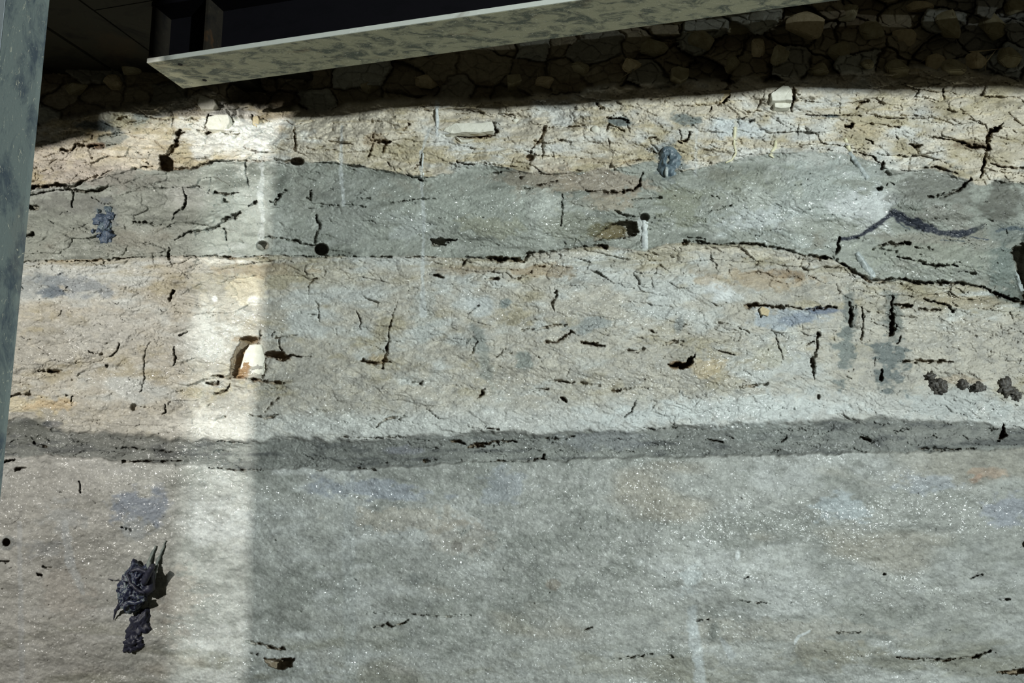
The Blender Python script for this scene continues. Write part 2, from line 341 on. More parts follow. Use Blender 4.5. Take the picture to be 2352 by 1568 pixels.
def hole(cx, cy, rx, ry, depth=.10):
    i0, i1 = np.searchsorted(xs, [cx - rx - 4, cx + rx + 4]); j0, j1 = np.searchsorted(ys, [cy - ry - 4, cy + ry + 4])
    U = (X[j0:j1, i0:i1] - cx) / rx; V = (Y[j0:j1, i0:i1] - cy) / ry
    d = np.sqrt(U * U + V * V)
    DEEP[j0:j1, i0:i1] = np.maximum(DEEP[j0:j1, i0:i1], depth * np.clip((1.06 - d) * 5, 0, 1))
CR = """391,243,2 397,265,2 395,287,3 391,305,2|480,263,4 475,275,5 471,290,3|484,264,3 507,265,3|490,253,3 499,245,4|520,252,2 527,260,4 533,277,6 523,293,4
452,302,5 480,306,5 510,301,3 527,309,6 550,305,3|545,308,6 540,318,5|580,263,4 582,285,3 590,292,2|412,300,6 405,330,15 392,350,12 380,362,8
303,387,3 340,383,6 370,387,8 400,388,7 440,386,6 475,377,5 495,369,4 567,369,3 607,371,2|630,368,4 665,371,6 682,371,8|717,372,3 777,376,2
563,372,3 563,390,2 567,413,5 571,430,2|483,410,2 480,443,1|63,434,6 100,428,10 130,424,9 165,430,7 187,415,6 233,402,3 258,388,2|65,450,5 120,437,4 165,435,6 200,440,8 230,438,9 250,425,4
170,442,4 164,475,3|60,475,12 84,475,11|140,345,4 165,345,6 175,330,4 200,338,5 222,333,10 250,335,4 290,330,1|267,275,5 290,270,6|405,310,3 424,305,3|674,293,2 676,315,8 677,342,8
670,285,3 660,278,3 650,277,2|492,443,4 520,445,6 548,444,4|514,460,6 525,464,4|330,430,2 375,432,4 420,430,2 455,427,6|427,450,4 425,473,6 400,492,3 397,510,1|420,432,2 428,455,3
403,550,3 430,534,6 470,530,5 495,522,5 508,510,9 530,499,14 550,488,7|715,437,4 712,458,9 700,455,3|655,437,6 637,457,9 632,470,4 620,460,3|590,462,6 570,474,4|707,478,2 735,475,2 777,470,2
307,510,2 340,512,4 370,518,2|725,495,4 734,515,5 732,523,6 725,545,8 722,558,5|600,545,2 620,545,3 665,550,4 700,560,6 722,567,8|515,525,4 521,550,3|50,602,6 70,600,3 110,598,3 200,600,3 215,599,4 280,593,4|280,593,4 340,590,2 388,588,3 480,588,3 530,592,6 560,591,3 640,586,2 720,591,3 784,588,4|388,565,2 388,588,8 394,600,3 395,615,2
50,545,10 75,538,9|400,668,6 392,682,5 388,692,2|413,770,4 430,760,2|274,788,5 270,805,5 255,818,2|347,785,1 332,805,2 330,830,2 332,860,2 330,880,2 323,898,6|400,797,2 402,820,5 400,838,3|88,850,3 110,852,6 143,853,4
205,808,3 235,814,4|245,840,4|25,911,4 45,903,6 80,908,4 110,913,3|150,908,3 168,909,5 160,920,3|597,757,4 597,787,5|610,822,4 607,850,7 603,867,5|487,863,4 515,865,9 540,866,7 560,866,4 580,870,8 610,877,9 652,879,5
475,880,5 500,880,7|480,902,2 505,902,5 522,893,4 527,882,2|660,817,5 690,819,5 713,820,3|625,775,2 627,765,3|640,783,4 647,808,7|635,776,5 655,773,5 683,770,2|704,722,2 733,722,3 732,738,2 730,700,2 724,692,2|730,640,2 717,642,4 710,660,3 708,680,1
570,950,2 590,956,5 625,957,7 637,950,3|637,915,4 625,925,5 615,935,3 607,948,3|493,965,3 517,958,4|378,928,2 380,945,5 365,953,2|80,1018,4 105,1028,6|267,1030,3 300,1028,3 333,1032,2|355,1035,2 395,1038,3|500,1012,2 560,1018,2
850,322,4 870,325,11 895,325,8|857,330,4 850,350,4 843,362,3|888,330,6 880,350,5|860,300,3 856,315,5|940,285,3 925,300,4|1025,309,6 1060,312,10 1100,312,11 1136,309,9|1134,282,4 1140,303,9|1045,318,4 1072,330,4|1250,292,6 1247,312,10 1240,325,7 1230,332,5 1222,345,6 1218,352,4|1245,320,5 1247,345,6 1246,363,4|1225,325,4 1262,330,6 1290,322,4
1140,355,2 1180,350,2 1220,348,3|1370,238,3 1375,243,12 1390,252,3|1395,272,7 1420,272,7 1445,280,4|1260,292,3 1300,293,3 1350,287,2|1500,366,3 1440,370,3 1415,385,2|1345,437,4 1380,440,7 1420,443,8 1455,437,8 1470,425,6 1475,395,2|1185,430,3 1215,432,5 1250,422,4 1282,415,2|1292,447,2 1292,480,4 1288,517,2
1196,407,5 1205,405,4|962,410,6 970,413,9|953,387,5 968,375,7|1050,370,4 1062,375,5|1065,378,3 1120,375,3 1180,383,3 1215,388,3|1000,455,2 960,457,4 895,467,2|800,380,4 835,383,4|815,455,2 850,456,4|790,470,3 840,475,3|1410,485,2 1440,495,5 1475,500,4|890,372,3 905,390,3|1110,400,2 1150,396,3|1480,318,3 1507,316,4|1432,300,3 1397,285,5 1393,300,4
1660,185,6 1675,190,9 1672,215,12 1660,235,8 1650,243,4|1635,245,4 1630,257,3|1822,200,7 1824,225,10 1816,245,5 1820,258,2|1765,238,2 1800,232,3 1850,232,4 1885,235,2|1785,251,5 1797,252,6|2164,205,5 2167,225,6 2160,233,3 2145,235,1|1968,250,3 1972,240,4 1985,235,9 1995,232,5|1930,215,1 1930,260,1|1940,292,6 1955,288,11 1962,284,6
1850,264,3 1900,265,3 1980,265,3|2000,283,4 2040,288,4 2065,292,3|2070,265,3 2120,267,3|2304,284,4 2290,298,11 2272,308,13 2268,325,7 2270,340,9 2262,355,6 2258,385,7 2250,410,4|2135,316,4 2165,318,6 2195,323,4|2190,322,5 2230,335,8 2262,340,8|2090,333,3 2105,336,8 2117,335,4|2275,375,4 2300,384,5 2352,386,5|1568,322,5 1580,320,6 1585,305,4|1560,325,5
1690,277,4 1705,275,5 1715,268,3|1720,280,7 1730,278,6|2020,435,9 2026,428,5|2035,425,3 2043,418,3 2052,425,3|1961,348,3 2000,358,4 2025,377,5|2030,375,6 2022,390,5|2100,388,4 2150,384,5 2200,398,5|2130,452,6 2170,450,7 2210,430,7 2230,410,5
2005,330,4 1990,320,3|2010,395,4|1070,592,4 1063,610,4|784,587,5 827,591,6 900,590,3|930,590,2 1000,590,2|1070,590,5 1100,593,4 1150,595,13 1200,597,10 1215,583,7 1270,577,4 1345,567,4 1380,565,9 1395,567,5|987,630,4 1005,633,8 1018,637,4|1112,642,5 1145,640,5|1190,640,5 1212,628,4 1221,620,2|1225,610,3 1252,611,4|1279,668,4 1274,682,8 1267,693,6 1272,715,3
911,693,2 900,728,3 893,770,4 890,805,8 884,825,4 878,845,3|818,713,2 828,735,3 827,755,2|784,763,2 825,755,2|808,832,5 825,828,8 860,833,9 895,830,4|945,877,4 965,880,7 970,875,3|1095,785,4 1087,803,4 1079,818,2|1111,892,4 1106,908,8 1097,915,3|862,980,3 880,965,5 890,960,6 915,958,4 935,955,2|920,963,3 910,962,2
1200,757,3 1215,756,5 1235,757,4 1270,748,4 1305,745,2|1250,785,4 1275,787,6 1300,772,7 1312,760,4 1328,771,2|1334,785,6 1360,789,9 1388,793,5|1440,805,4 1465,808,6 1480,800,4|1487,759,4 1506,763,5|1520,790,3 1545,784,6 1568,783,3|1260,875,3 1290,875,5 1320,880,3|1335,878,4 1380,885,4|1404,898,5 1422,895,6 1450,890,2 1490,892,2|1222,896,4 1260,893,4
1290,915,7 1300,920,6|1075,1025,8 1095,1021,11 1125,1017,10 1155,1013,5 1187,1013,3|1030,1010,4 1050,1014,6 1067,1018,4|950,1010,4 985,1011,4|1120,985,3 1145,985,5|784,1002,3 850,1006,3 930,1003,3|1250,1006,5 1290,1008,4 1317,1002,4|1434,957,2 1452,945,3 1460,918,2|1475,983,3 1500,987,3 1560,980,2|1250,1045,6 1248,1052,6 1228,1056,5|790,845,1|1140,820,3 1160,800,3|1100,700,3 1075,720,3
1568,557,8 1605,558,9 1650,562,4 1735,560,8 1760,566,6 1800,573,5 1850,588,5 1870,590,11 1885,592,9 1910,593,5 1925,600,7 1940,610,10 1970,630,7 2000,645,9 2015,648,10 2050,640,6 2110,650,8 2160,650,9 2200,650,6 2250,657,5 2300,680,8 2352,695,7|1928,545,6 1925,570,7 1915,590,5|1712,705,10 1735,700,6 1760,703,5 1790,706,8 1815,703,3 1850,710,3 1890,707,6 1920,705,4|1752,710,3 1750,730,3|1952,695,4 1955,720,8 1953,750,5|1980,700,3 1983,740,5 1979,780,4
2050,685,5 2048,720,8 2050,750,13 2045,768,9|2025,850,6 2022,870,7|2055,700,6 2090,703,10|2120,688,3 2150,695,5 2180,703,5 2188,713,10|2110,710,6 2160,712,5|2060,790,4 2070,775,3|2075,832,5 2105,828,9 2130,830,6 2190,830,3|2005,570,5 2040,560,9 2090,558,6|2020,573,3 2060,578,5|2060,590,4 2110,600,4 2150,612,7 2190,608,5|2130,568,3|2165,607,6 2200,611,4|2100,568,4 2140,573,4|2215,625,3 2240,628,4
2305,975,5 2303,1000,11 2290,1012,5|2110,1030,4 2140,1031,7 2190,1032,4 2240,1030,3|1795,1015,5 1805,1005,5|1780,1018,2|1975,1005,4 1990,1008,7 2000,1012,3|1620,1008,3 1660,1015,3|1780,765,2 1790,800,3 1800,825,1|1880,765,7 1875,785,4 1878,800,4 1866,825,10 1872,870,3|1850,790,2 1870,785,3|1650,740,3 1680,747,4 1720,763,1|1650,805,3 1690,815,3|1700,890,4 1760,882,6|1580,545,5 1620,549,4
283,1060,3 330,1060,5 385,1058,4 430,1058,3|480,1073,3 520,1077,4 560,1080,4 605,1079,3|725,1082,3 748,1078,3|5,1062,5 35,1056,7|35,1078,4 60,1074,5|183,1105,3 184,1130,4|2,1288,4 20,1290,5|85,1318,5 95,1321,6|95,1302,3 120,1303,6|280,1210,4 300,1216,7|255,1333,2 280,1331,3|567,1473,4 590,1477,6 620,1485,7 655,1490,4|575,1500,4 590,1503,6|858,1440,5 875,1437,6 885,1430,4 900,1437,5 915,1434,4 938,1424,2
840,1407,1 950,1411,3 1010,1415,2 1080,1412,3|1400,1515,3 1458,1508,3 1500,1500,2|1530,1505,3 1545,1508,4|884,1060,4|820,1075,3 865,1078,3|975,1058,5 1000,1055,4|1100,1060,3 1230,1058,3|1225,1006,2|1340,1445,4 1360,1440,3|1700,1380,3 1760,1384,2|1720,1325,2 1700,1330,2|2060,1510,4 2160,1516,5 2240,1508,6 2275,1495,5|1920,1452,3 1975,1452,3|2290,1375,3 2320,1378,3|1600,1425,6 1625,1420,3|2255,1320,3 2225,1328,3|2028,1318,6
1235,820,2|630,1240,2|1450,460,2 1520,452,3|1620,490,2 1680,470,2"""
for line in CR.replace('\n', '|').split('|'):
    pts = [tuple(float(v) for v in t.split(',')) for t in line.split()]
    if len(pts) == 1: pts = pts + [(pts[0][0] + 4, pts[0][1] + 1, pts[0][2])]
    stroke(pts)
for p, d in [([(368, 357), (383, 357), (398, 372), (399, 394), (385, 397), (368, 388)], .055),
             ([(528, 862), (533, 815), (552, 780), (565, 772), (597, 774), (596, 790), (575, 791), (566, 803), (558, 830), (548, 858), (540, 864)], .05),
             ([(605, 812), (625, 806), (650, 810), (668, 816), (658, 829), (632, 824), (612, 821)], .045),
             ([(985, 553), (1010, 547), (1048, 548), (1020, 560), (1005, 565), (990, 562)], .035),
             ([(1362, 552), (1385, 528), (1410, 512), (1435, 506), (1462, 512), (1464, 536), (1440, 546), (1400, 549)], .05),
             ([(1530, 833), (1550, 835), (1572, 832), (1585, 820), (1594, 812), (1590, 832), (1580, 843), (1562, 847), (1545, 841)], .06),
             ([(603, 1512), (640, 1513), (676, 1512), (668, 1533), (640, 1536), (615, 1526)], .05),
             ([(2286, 1540), (2352, 1534), (2420, 1530), (2400, 1556), (2352, 1549), (2318, 1547)], .06),
             ([(2322, 575), (2345, 560), (2420, 540), (2420, 720), (2352, 690), (2340, 640)], .10),
             ([(1510, 350), (1500, 352), (1500, 345)], .02)]:
    pocket(p, d * (1.3 if p[0][0] == 528 else 1.15 if p[0][0] == 1362 else 2.3))
for h in [(603, 564, 14, 11, .05), (738, 573, 16, 14, .14), (682, 371, 16, 9, .10), (1217, 362, 10, 8, .05), (1480, 499, 11, 9, .06), (308, 935, 8, 9, .025),
          (15, 1245, 9, 9, .06), (1880, 911, 4, 6, .03), (2355, 1250, 8, 8, .04)]:
    hole(*h)
# many small cracks between the traced ones
random.seed(5)
def many(n, x0, x1, yf, lmin, lmax, wmin, wmax, steep, dmul=1.0):
    for _ in range(n):
        x = random.uniform(x0, x1); y = yf(x)
        if y is None: continue
        L = random.uniform(lmin, lmax) * (random.random() ** .7 + .2); a = random.gauss(0, 0.14)
        if random.random() < steep: a = math.pi / 2 + random.gauss(0, .35); L *= .55
        k = max(2, int(L / 9)); pts = []; w = random.uniform(wmin, wmax)
        for i in range(k + 1):
            pts.append((x, y, w * (0.25 + math.sin(math.pi * i / k)))); b = a + random.gauss(0, .28)
            x += math.cos(b) * L / k; y += math.sin(b) * L / k
        stroke(pts, depth=min(.03, (.004 + .005 * w) * dmul))
ip = lambda P, x: float(np.interp(x, [p[0] for p in P], [p[1] for p in P]))
def between(P, Q, a=6, b=6, bias=1.0): return lambda x: ip(P, x) + a + (ip(Q, x) - ip(P, x) - a - b) * random.random() ** bias
many(230, 60, 2360, between(B0P, B1P, 0, 4), 14, 60, .9, 3.6, .22)
many(130, 40, 2360, between(B1P, B2P), 14, 60, .7, 2.2, .12)
many(170, 20, 2360, between(B2P, B3P, 4, 20, 2.0), 12, 55, .8, 2.6, .22)
many(190, 20, 2360, between(B2P, B3P, 4, 10, .9), 10, 44, .6, 1.5, .25, .7)
many(80, 0, 2360, between(B3P, B4P, 4, 2), 14, 60, .8, 2.6, .05)
many(200, 0, 2360, lambda x: random.uniform(1075, 1568), 8, 34, .7, 1.6, .25, .55)
many(260, 60, 2360, between(B0P, B1P, 0, 4), 6, 26, .5, 1.2, .12, 1.3)
many(150, 40, 2360, between(B1P, B2P), 8, 30, .5, 1.1, .06, 1.3)
many(520, 20, 2360, between(B2P, B3P, 4, 8), 5, 26, .5, 1.2, .15, 1.2)
many(120, 0, 2360, between(B3P, B4P, 4, 2), 10, 40, .5, 1.1, .03, 1.3)
many(300, 0, 2360, lambda x: random.uniform(1080, 1568), 4, 16, .5, 1.2, .25, 1.0)
H -= DEEP
# shallow grooves where drill rods have run
PIX = (xs, ys)
def hs(px, py):
    i = int(np.clip(np.searchsorted(xs, px), 0, len(xs) - 1)); j = int(np.clip(np.searchsorted(ys, py), 0, len(ys) - 1))
    return float(H[j, i])
def surf(px, py, out=0.0):
    """world point on the rock relief (smoothed)"""
    i = int(np.clip(np.searchsorted(xs, px), 6, len(xs) - 7)); j = int(np.clip(np.searchsorted(ys, py), 6, len(ys) - 7))
    h = float(np.median(H[j - 5:j + 6, i - 5:i + 6])); x, z = wall_xz(px, py)
    s = 1 - (h + out) / WALL_Y
    return Vector((x * s, WALL_Y - h - out, z * s))

# ---- colours of the rock, with some light and highlights painted in
def L(c): return srgb(c).astype(np.float32)
def mixf(col_, c, f): return col_ + (L(c)[None, None, :] - col_) * np.clip(f, 0, 1)[..., None]
nA = fbm(260, 110, 71, 4); nB = fbm(110, 50, 72, 4); nC = fbm(46, 20, 73, 4); nD = fbm(18, 12, 74, 3); nE = fbm(190, 9, 75, 4)
T = np.zeros(X.shape + (3,), np.float32) + L((150, 148, 140))
cream = np.zeros_like(T) + L((206, 194, 168))
cream = mixf(cream, (182, 168, 128), smooth(.05, .6, nB + nC * .7)); cream = mixf(cream, (206, 206, 198), smooth(.0, .55, nA * .8 - nC * .6))
cream = mixf(cream, (186, 168, 122), smooth(.25, .6, nE + nC * .4) * .7)
rubc = np.zeros_like(T) + L((150, 136, 100)); rubc = mixf(rubc, (120, 102, 66), smooth(0, .5, nB)); rubc = mixf(rubc, (158, 162, 150), smooth(.72, .8, A) * .8)
rubc = mixf(rubc, (150, 160, 165), smooth(2050, 2352, X) * .6)  # bluish light at the far right, put into the rubble colour
rubc = mixf(rubc, (104, 90, 60), (1 - smooth(.3, .34, Bv)) * .5)
grn = np.zeros_like(T) + L((152, 158, 146)); grn = mixf(grn, (122, 128, 116), smooth(.0, .5, nB + nE * .5)); grn = mixf(grn, (178, 182, 174), smooth(.1, .6, nA - nC * .5))
grn = mixf(grn, (136, 128, 108), smooth(.25, .7, -nA - nB * .6) * .6)
mid = np.zeros_like(T) + L((186, 180, 162)); mid = mixf(mid, (172, 162, 130), smooth(.1, .6, nB + nC * .6)); mid = mixf(mid, (190, 194, 188), smooth(.0, .5, -nA - nC * .5))
mid = mixf(mid, (166, 164, 154), smooth(.1, .5, nD + nA) * .6)
mid = mixf(mid, (196, 200, 196), smooth(-95, -30, s3 + nC * 30) * .75 * smooth(300, 700, X))
mid = mixf(mid, (160, 148, 108), (1 - smooth(10, 90, s2 + nC * 30)) * smooth(-.2, .4, nE + nB) * .6)
drk = np.zeros_like(T) + L((120, 124, 118)); drk = mixf(drk, (92, 96, 94), smooth(0, .5, nC + nE)); drk = mixf(drk, (146, 150, 142), smooth(.1, .6, nB - nE * .4) * .7)
low = np.zeros_like(T) + L((166, 169, 162)); low = mixf(low, (142, 146, 138), smooth(-.1, .5, nB + nD * .5)); low = mixf(low, (184, 188, 184), smooth(.0, .6, nA - nC * .6))
low = mixf(low, (168, 158, 136), smooth(.2, .6, fbm(300, 90, 77, 3)) * .6); low = mixf(low, (160, 154, 146), (1 - smooth(150, 420, X)) * .5)
low = mixf(low, (138, 142, 134), smooth(1600, 2352, X) * .35)  # right side darkened in colour to offset the lamp's falloff
low = mixf(low, (138, 138, 120), smooth(.0, .5, fbm(170, 40, 78, 4)) * lo * .8)
for m_, c_ in ((m0, rubc), (m1, cream), (m2, grn), (m3, mid), (m4, drk), (m5, low)):
    T = T * (1 - m_[..., None]) + c_ * m_[..., None]
WET = np.clip(0.3 + .6 * smooth(-.1, .4, fbm(150, 80, 81, 4)), 0, 1) * smooth(500, 900, X * .8 + Y) 
WET = WET * (1 - .65 * m1) * (1 - m0)
def patch(cx, cy, rx, ry, c, f=.8, rot=0, rag=.45, wet=None):
    global T
    ex = max(rx, ry) * 1.7 + 10
    i0, i1 = np.searchsorted(xs, [cx - ex, cx + ex]); j0, j1 = np.searchsorted(ys, [cy - ex, cy + ex]); sl = np.s_[j0:j1, i0:i1]
    U = X[sl] - cx; V = Y[sl] - cy; c_, s_ = math.cos(R(rot)), math.sin(R(rot))
    d = np.sqrt(((U * c_ + V * s_) / rx) ** 2 + ((-U * s_ + V * c_) / ry) ** 2) + (nC[sl] + nD[sl]) * rag * 1.3
    m = (1 - smooth(.55, 1.1, d)) * f
    T[sl] = T[sl] + (L(c)[None, None] - T[sl]) * m[..., None]
    if wet is not None: WET[sl] = WET[sl] + (wet - WET[sl]) * (1 - smooth(.6, 1.2, d))
def pline(pts, c, f=.8, rag=1.0):
    """coloured seam or run: points carry their width"""
    for (x0, y0, w0), (x1, y1, w1) in zip(pts[:-1], pts[1:]):
        r = max(w0, w1) + 8
        i0, i1 = np.searchsorted(xs, [min(x0, x1) - r, max(x0, x1) + r]); j0, j1 = np.searchsorted(ys, [min(y0, y1) - r, max(y0, y1) + r]); sl = np.s_[j0:j1, i0:i1]
        U = X[sl] + WX[sl] * 3 * rag; V = Y[sl] + WY[sl] * 3 * rag; L2 = (x1 - x0) ** 2 + (y1 - y0) ** 2 + 1e-6
        t = np.clip(((U - x0) * (x1 - x0) + (V - y0) * (y1 - y0)) / L2, 0, 1); d = np.hypot(U - x0 - t * (x1 - x0), V - y0 - t * (y1 - y0))
        hw = (w0 + (w1 - w0) * t) * .5; m = (1 - smooth(.6, 1.25, d / hw + nD[sl] * .5 * rag)) * f
        T[sl] = T[sl] + (L(c)[None, None] - T[sl]) * m[..., None]
BL = (84, 106, 128); BG = (112, 128, 138); WH = (216, 222, 222); OC = (176, 140, 84); GR = (120, 126, 118); BR = (128, 108, 78)
for a in [(225, 290, 55, 14, (70, 92, 104), .8, 5), (250, 320, 40, 16, (110, 122, 118), .7), (325, 278, 22, 16, (150, 158, 152), .7), (185, 655, 100, 26, (140, 150, 158), .8, 4), (120, 668, 40, 14, BL, .7, -5), (90, 650, 60, 30, BG, .4),
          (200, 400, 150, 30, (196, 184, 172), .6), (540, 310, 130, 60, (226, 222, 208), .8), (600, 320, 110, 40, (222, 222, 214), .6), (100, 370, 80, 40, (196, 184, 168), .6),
          (325, 1160, 62, 52, (128, 142, 162), .85, 0, .4, .9), (310, 1210, 30, 40, (150, 160, 166), .6), (860, 1125, 150, 26, (142, 152, 166), .75, 3), (1150, 1115, 60, 40, (150, 160, 170), .6),
          (1930, 1170, 70, 40, (170, 184, 190), .7), (2320, 1170, 60, 40, (148, 156, 172), .7), (2130, 1110, 80, 30, (150, 160, 172), .6), (2260, 1085, 55, 14, (172, 142, 112), .7), (2240, 1100, 20, 10, (186, 140, 104), .6),
          (1420, 280, 34, 12, (92, 108, 108), .9), (1580, 270, 44, 16, (96, 118, 120), .8), (1690, 285, 50, 18, (204, 212, 212), .7), (1910, 266, 24, 5, (84, 104, 110), .9),
          (1700, 300, 60, 20, (200, 208, 210), .7), (1820, 730, 90, 26, (158, 172, 184), .8), (1900, 712, 40, 10, (84, 108, 144), .8), (1840, 735, 40, 14, (128, 144, 166), .7),
          (1655, 665, 34, 34, WH, .7), (1505, 700, 40, 30, (190, 196, 192), .6), (1115, 700, 50, 26, (182, 190, 190), .6), (1160, 700, 18, 20, (118, 134, 134), .8), (1350, 745, 60, 24, (146, 156, 156), .8, 5),
          (1207, 830, 18, 22, (136, 146, 138), .85), (1110, 820, 22, 70, (146, 152, 142), .75, -15), (1100, 770, 12, 40, (132, 140, 134), .6, -20), (980, 720, 40, 50, (166, 172, 166), .6),
          (1700, 940, 320, 34, (200, 208, 206), .75, -3), (2200, 930, 140, 40, (176, 184, 182), .7), (1750, 1000, 60, 24, (134, 142, 136), .5), (2150, 1000, 160, 26, (140, 142, 134), .6),
          (870, 975, 250, 26, (196, 200, 194), .7), (500, 975, 160, 32, (212, 210, 198), .7), (470, 770, 90, 60, (206, 208, 200), .7), (240, 760, 120, 50, (184, 184, 176), .6),
          (1940, 812, 25, 62, (118, 130, 126), .9, 0, .75), (2040, 832, 36, 56, (100, 114, 114), .9, -12, .8), (1953, 700, 20, 60, (112, 122, 118), .8), (2050, 720, 22, 70, (104, 114, 108), .8), (1560, 745, 14, 24, (128, 136, 134), .8, 15, .2), (1775, 820, 50, 26, (190, 186, 158), .6),
          (1850, 470, 220, 100, (168, 178, 172), .8, -6, .4, 1.0), (1980, 480, 80, 60, (206, 212, 212), .75, 0, .4, 1.0), (1740, 480, 100, 60, (198, 206, 206), .65, 10, .5, 1.0), (1340, 425, 170, 42, (172, 150, 118), .75, 3, .5), (1400, 470, 60, 24, (166, 150, 122), .7), (1560, 470, 60, 60, (132, 136, 108), .7, 0, .5, .6), (1720, 440, 120, 60, (152, 156, 132), .5), (1900, 520, 120, 30, (150, 152, 134), .5),  # palest bulge patches paint in the wet highlights
          (1100, 470, 280, 70, (160, 168, 156), .7, 0, .5, .9), (1130, 520, 90, 30, (142, 142, 112), .6, 0, .5), (940, 520, 60, 40, (180, 188, 184), .6, 0, .4, 1.0), (1245, 490, 42, 60, (176, 182, 172), .85, 0, .15),
          (1330, 520, 90, 34, (132, 134, 112), .6), (1380, 420, 120, 34, (156, 144, 124), .8), (1200, 410, 100, 20, (142, 130, 108), .7), (1650, 400, 60, 20, (120, 118, 100), .5),
          (2150, 430, 110, 50, (118, 120, 108), .8, 5), (2180, 500, 90, 34, (140, 138, 126), .6, 10, .4, 1.0), (2300, 470, 60, 50, (96, 96, 84), .8), (2310, 540, 60, 30, (112, 122, 116), .7), (2140, 590, 190, 34, (158, 164, 146), .7, 6), (2310, 620, 50, 70, (104, 122, 116), .75, 0, .4, .8),
          (2330, 680, 30, 30, (96, 108, 98), .7), (800, 480, 110, 90, (158, 164, 156), .5), (700, 440, 60, 60, (150, 152, 140), .5), (600, 470, 60, 90, (176, 182, 172), .6),
          (310, 415, 100, 24, (128, 128, 116), .7), (150, 470, 110, 26, (118, 120, 112), .7), (120, 530, 110, 50, (140, 146, 132), .5),
          (60, 985, 70, 30, (96, 100, 92), .85), (60, 970, 24, 14, (74, 78, 72), .7), (120, 975, 24, 10, (70, 78, 90), .6), (300, 1010, 140, 16, (106, 108, 100), .5), (60, 930, 110, 22, (206, 192, 148), .8), (120, 930, 60, 14, (196, 164, 104), .6),
          (560, 835, 22, 40, (168, 120, 44), .95, 20, .2), (560, 780, 40, 10, (142, 112, 56), .8), (640, 817, 34, 10, (142, 116, 70), .8), (1562, 838, 30, 10, (130, 96, 36), .9), (1630, 850, 44, 30, (196, 172, 118), .7), (870, 825, 30, 14, (184, 160, 108), .7), (860, 320, 34, 20, (150, 120, 60), .6),
          (1400, 530, 40, 18, (98, 92, 44), .9), (222, 333, 18, 8, (122, 92, 62), .9), (1085, 312, 50, 6, (120, 96, 52), .7), (560, 655, 50, 40, (204, 190, 150), .6), (493, 686, 9, 9, (236, 238, 234), .9, 0, .1), (583, 690, 16, 12, (232, 228, 212), .9, 0, .2),
          (380, 385, 12, 12, (96, 76, 40), .9), (2230, 330, 40, 16, (120, 96, 60), .7), (2300, 360, 40, 14, (196, 182, 148), .6), (1980, 300, 60, 20, (196, 176, 128), .7), (1740, 330, 160, 10, (202, 184, 144), .6), (1400, 370, 90, 10, (188, 164, 114), .6),
          (1720, 640, 140, 26, (178, 150, 102), .6, 4), (1800, 630, 60, 12, (150, 116, 60), .6, 8), (2200, 690, 120, 16, (176, 158, 118), .6, 6), (1240, 620, 90, 20, (168, 142, 96), .7), (1080, 620, 80, 14, (158, 136, 100), .6), (600, 620, 120, 16, (168, 148, 110), .7), (2190, 872, 60, 10, (176, 150, 108), .5),
          (1500, 1530, 200, 30, (150, 148, 128), .5), (1900, 1500, 120, 34, (148, 144, 122), .7), (2250, 1530, 120, 24, (136, 136, 118), .6), (1800, 1450, 260, 30, (166, 160, 142), .4), (1640, 1450, 14, 26, (120, 126, 118), .8, 10, .2),
          (1590, 1330, 34, 34, (196, 206, 206), .8), (1694, 1277, 7, 14, (226, 232, 232), .9, 10, .1), (400, 1385, 60, 90, (166, 152, 134), .4), (150, 1360, 60, 70, (158, 150, 138), .5),
          (930, 1190, 150, 30, (176, 164, 140), .5), (1060, 1240, 90, 40, (172, 160, 140), .4), (1270, 1345, 16, 14, (134, 124, 106), .7), (950, 1330, 22, 18, (128, 134, 130), .6), (1050, 1250, 14, 16, (128, 120, 108), .6),
          (560, 1500, 120, 60, (190, 194, 190), .4), (2210, 1510, 6, 6, GR, .1), (15, 1245, 18, 18, (110, 118, 118), .6), (100, 1260, 60, 20, (132, 136, 138), .6), (150, 1190, 60, 40, (150, 156, 158), .5),
          (1535, 372, 40, 52, (128, 142, 146), .6), (240, 515, 28, 48, (112, 124, 130), .6), (1890, 1000, 200, 14, (128, 134, 128), .4), (930, 1035, 40, 12, (132, 136, 146), .7, 0, .4, 1.0), (1400, 1010, 120, 22, (132, 138, 142), .6, 0, .4, 1.0)]:
    patch(*a)
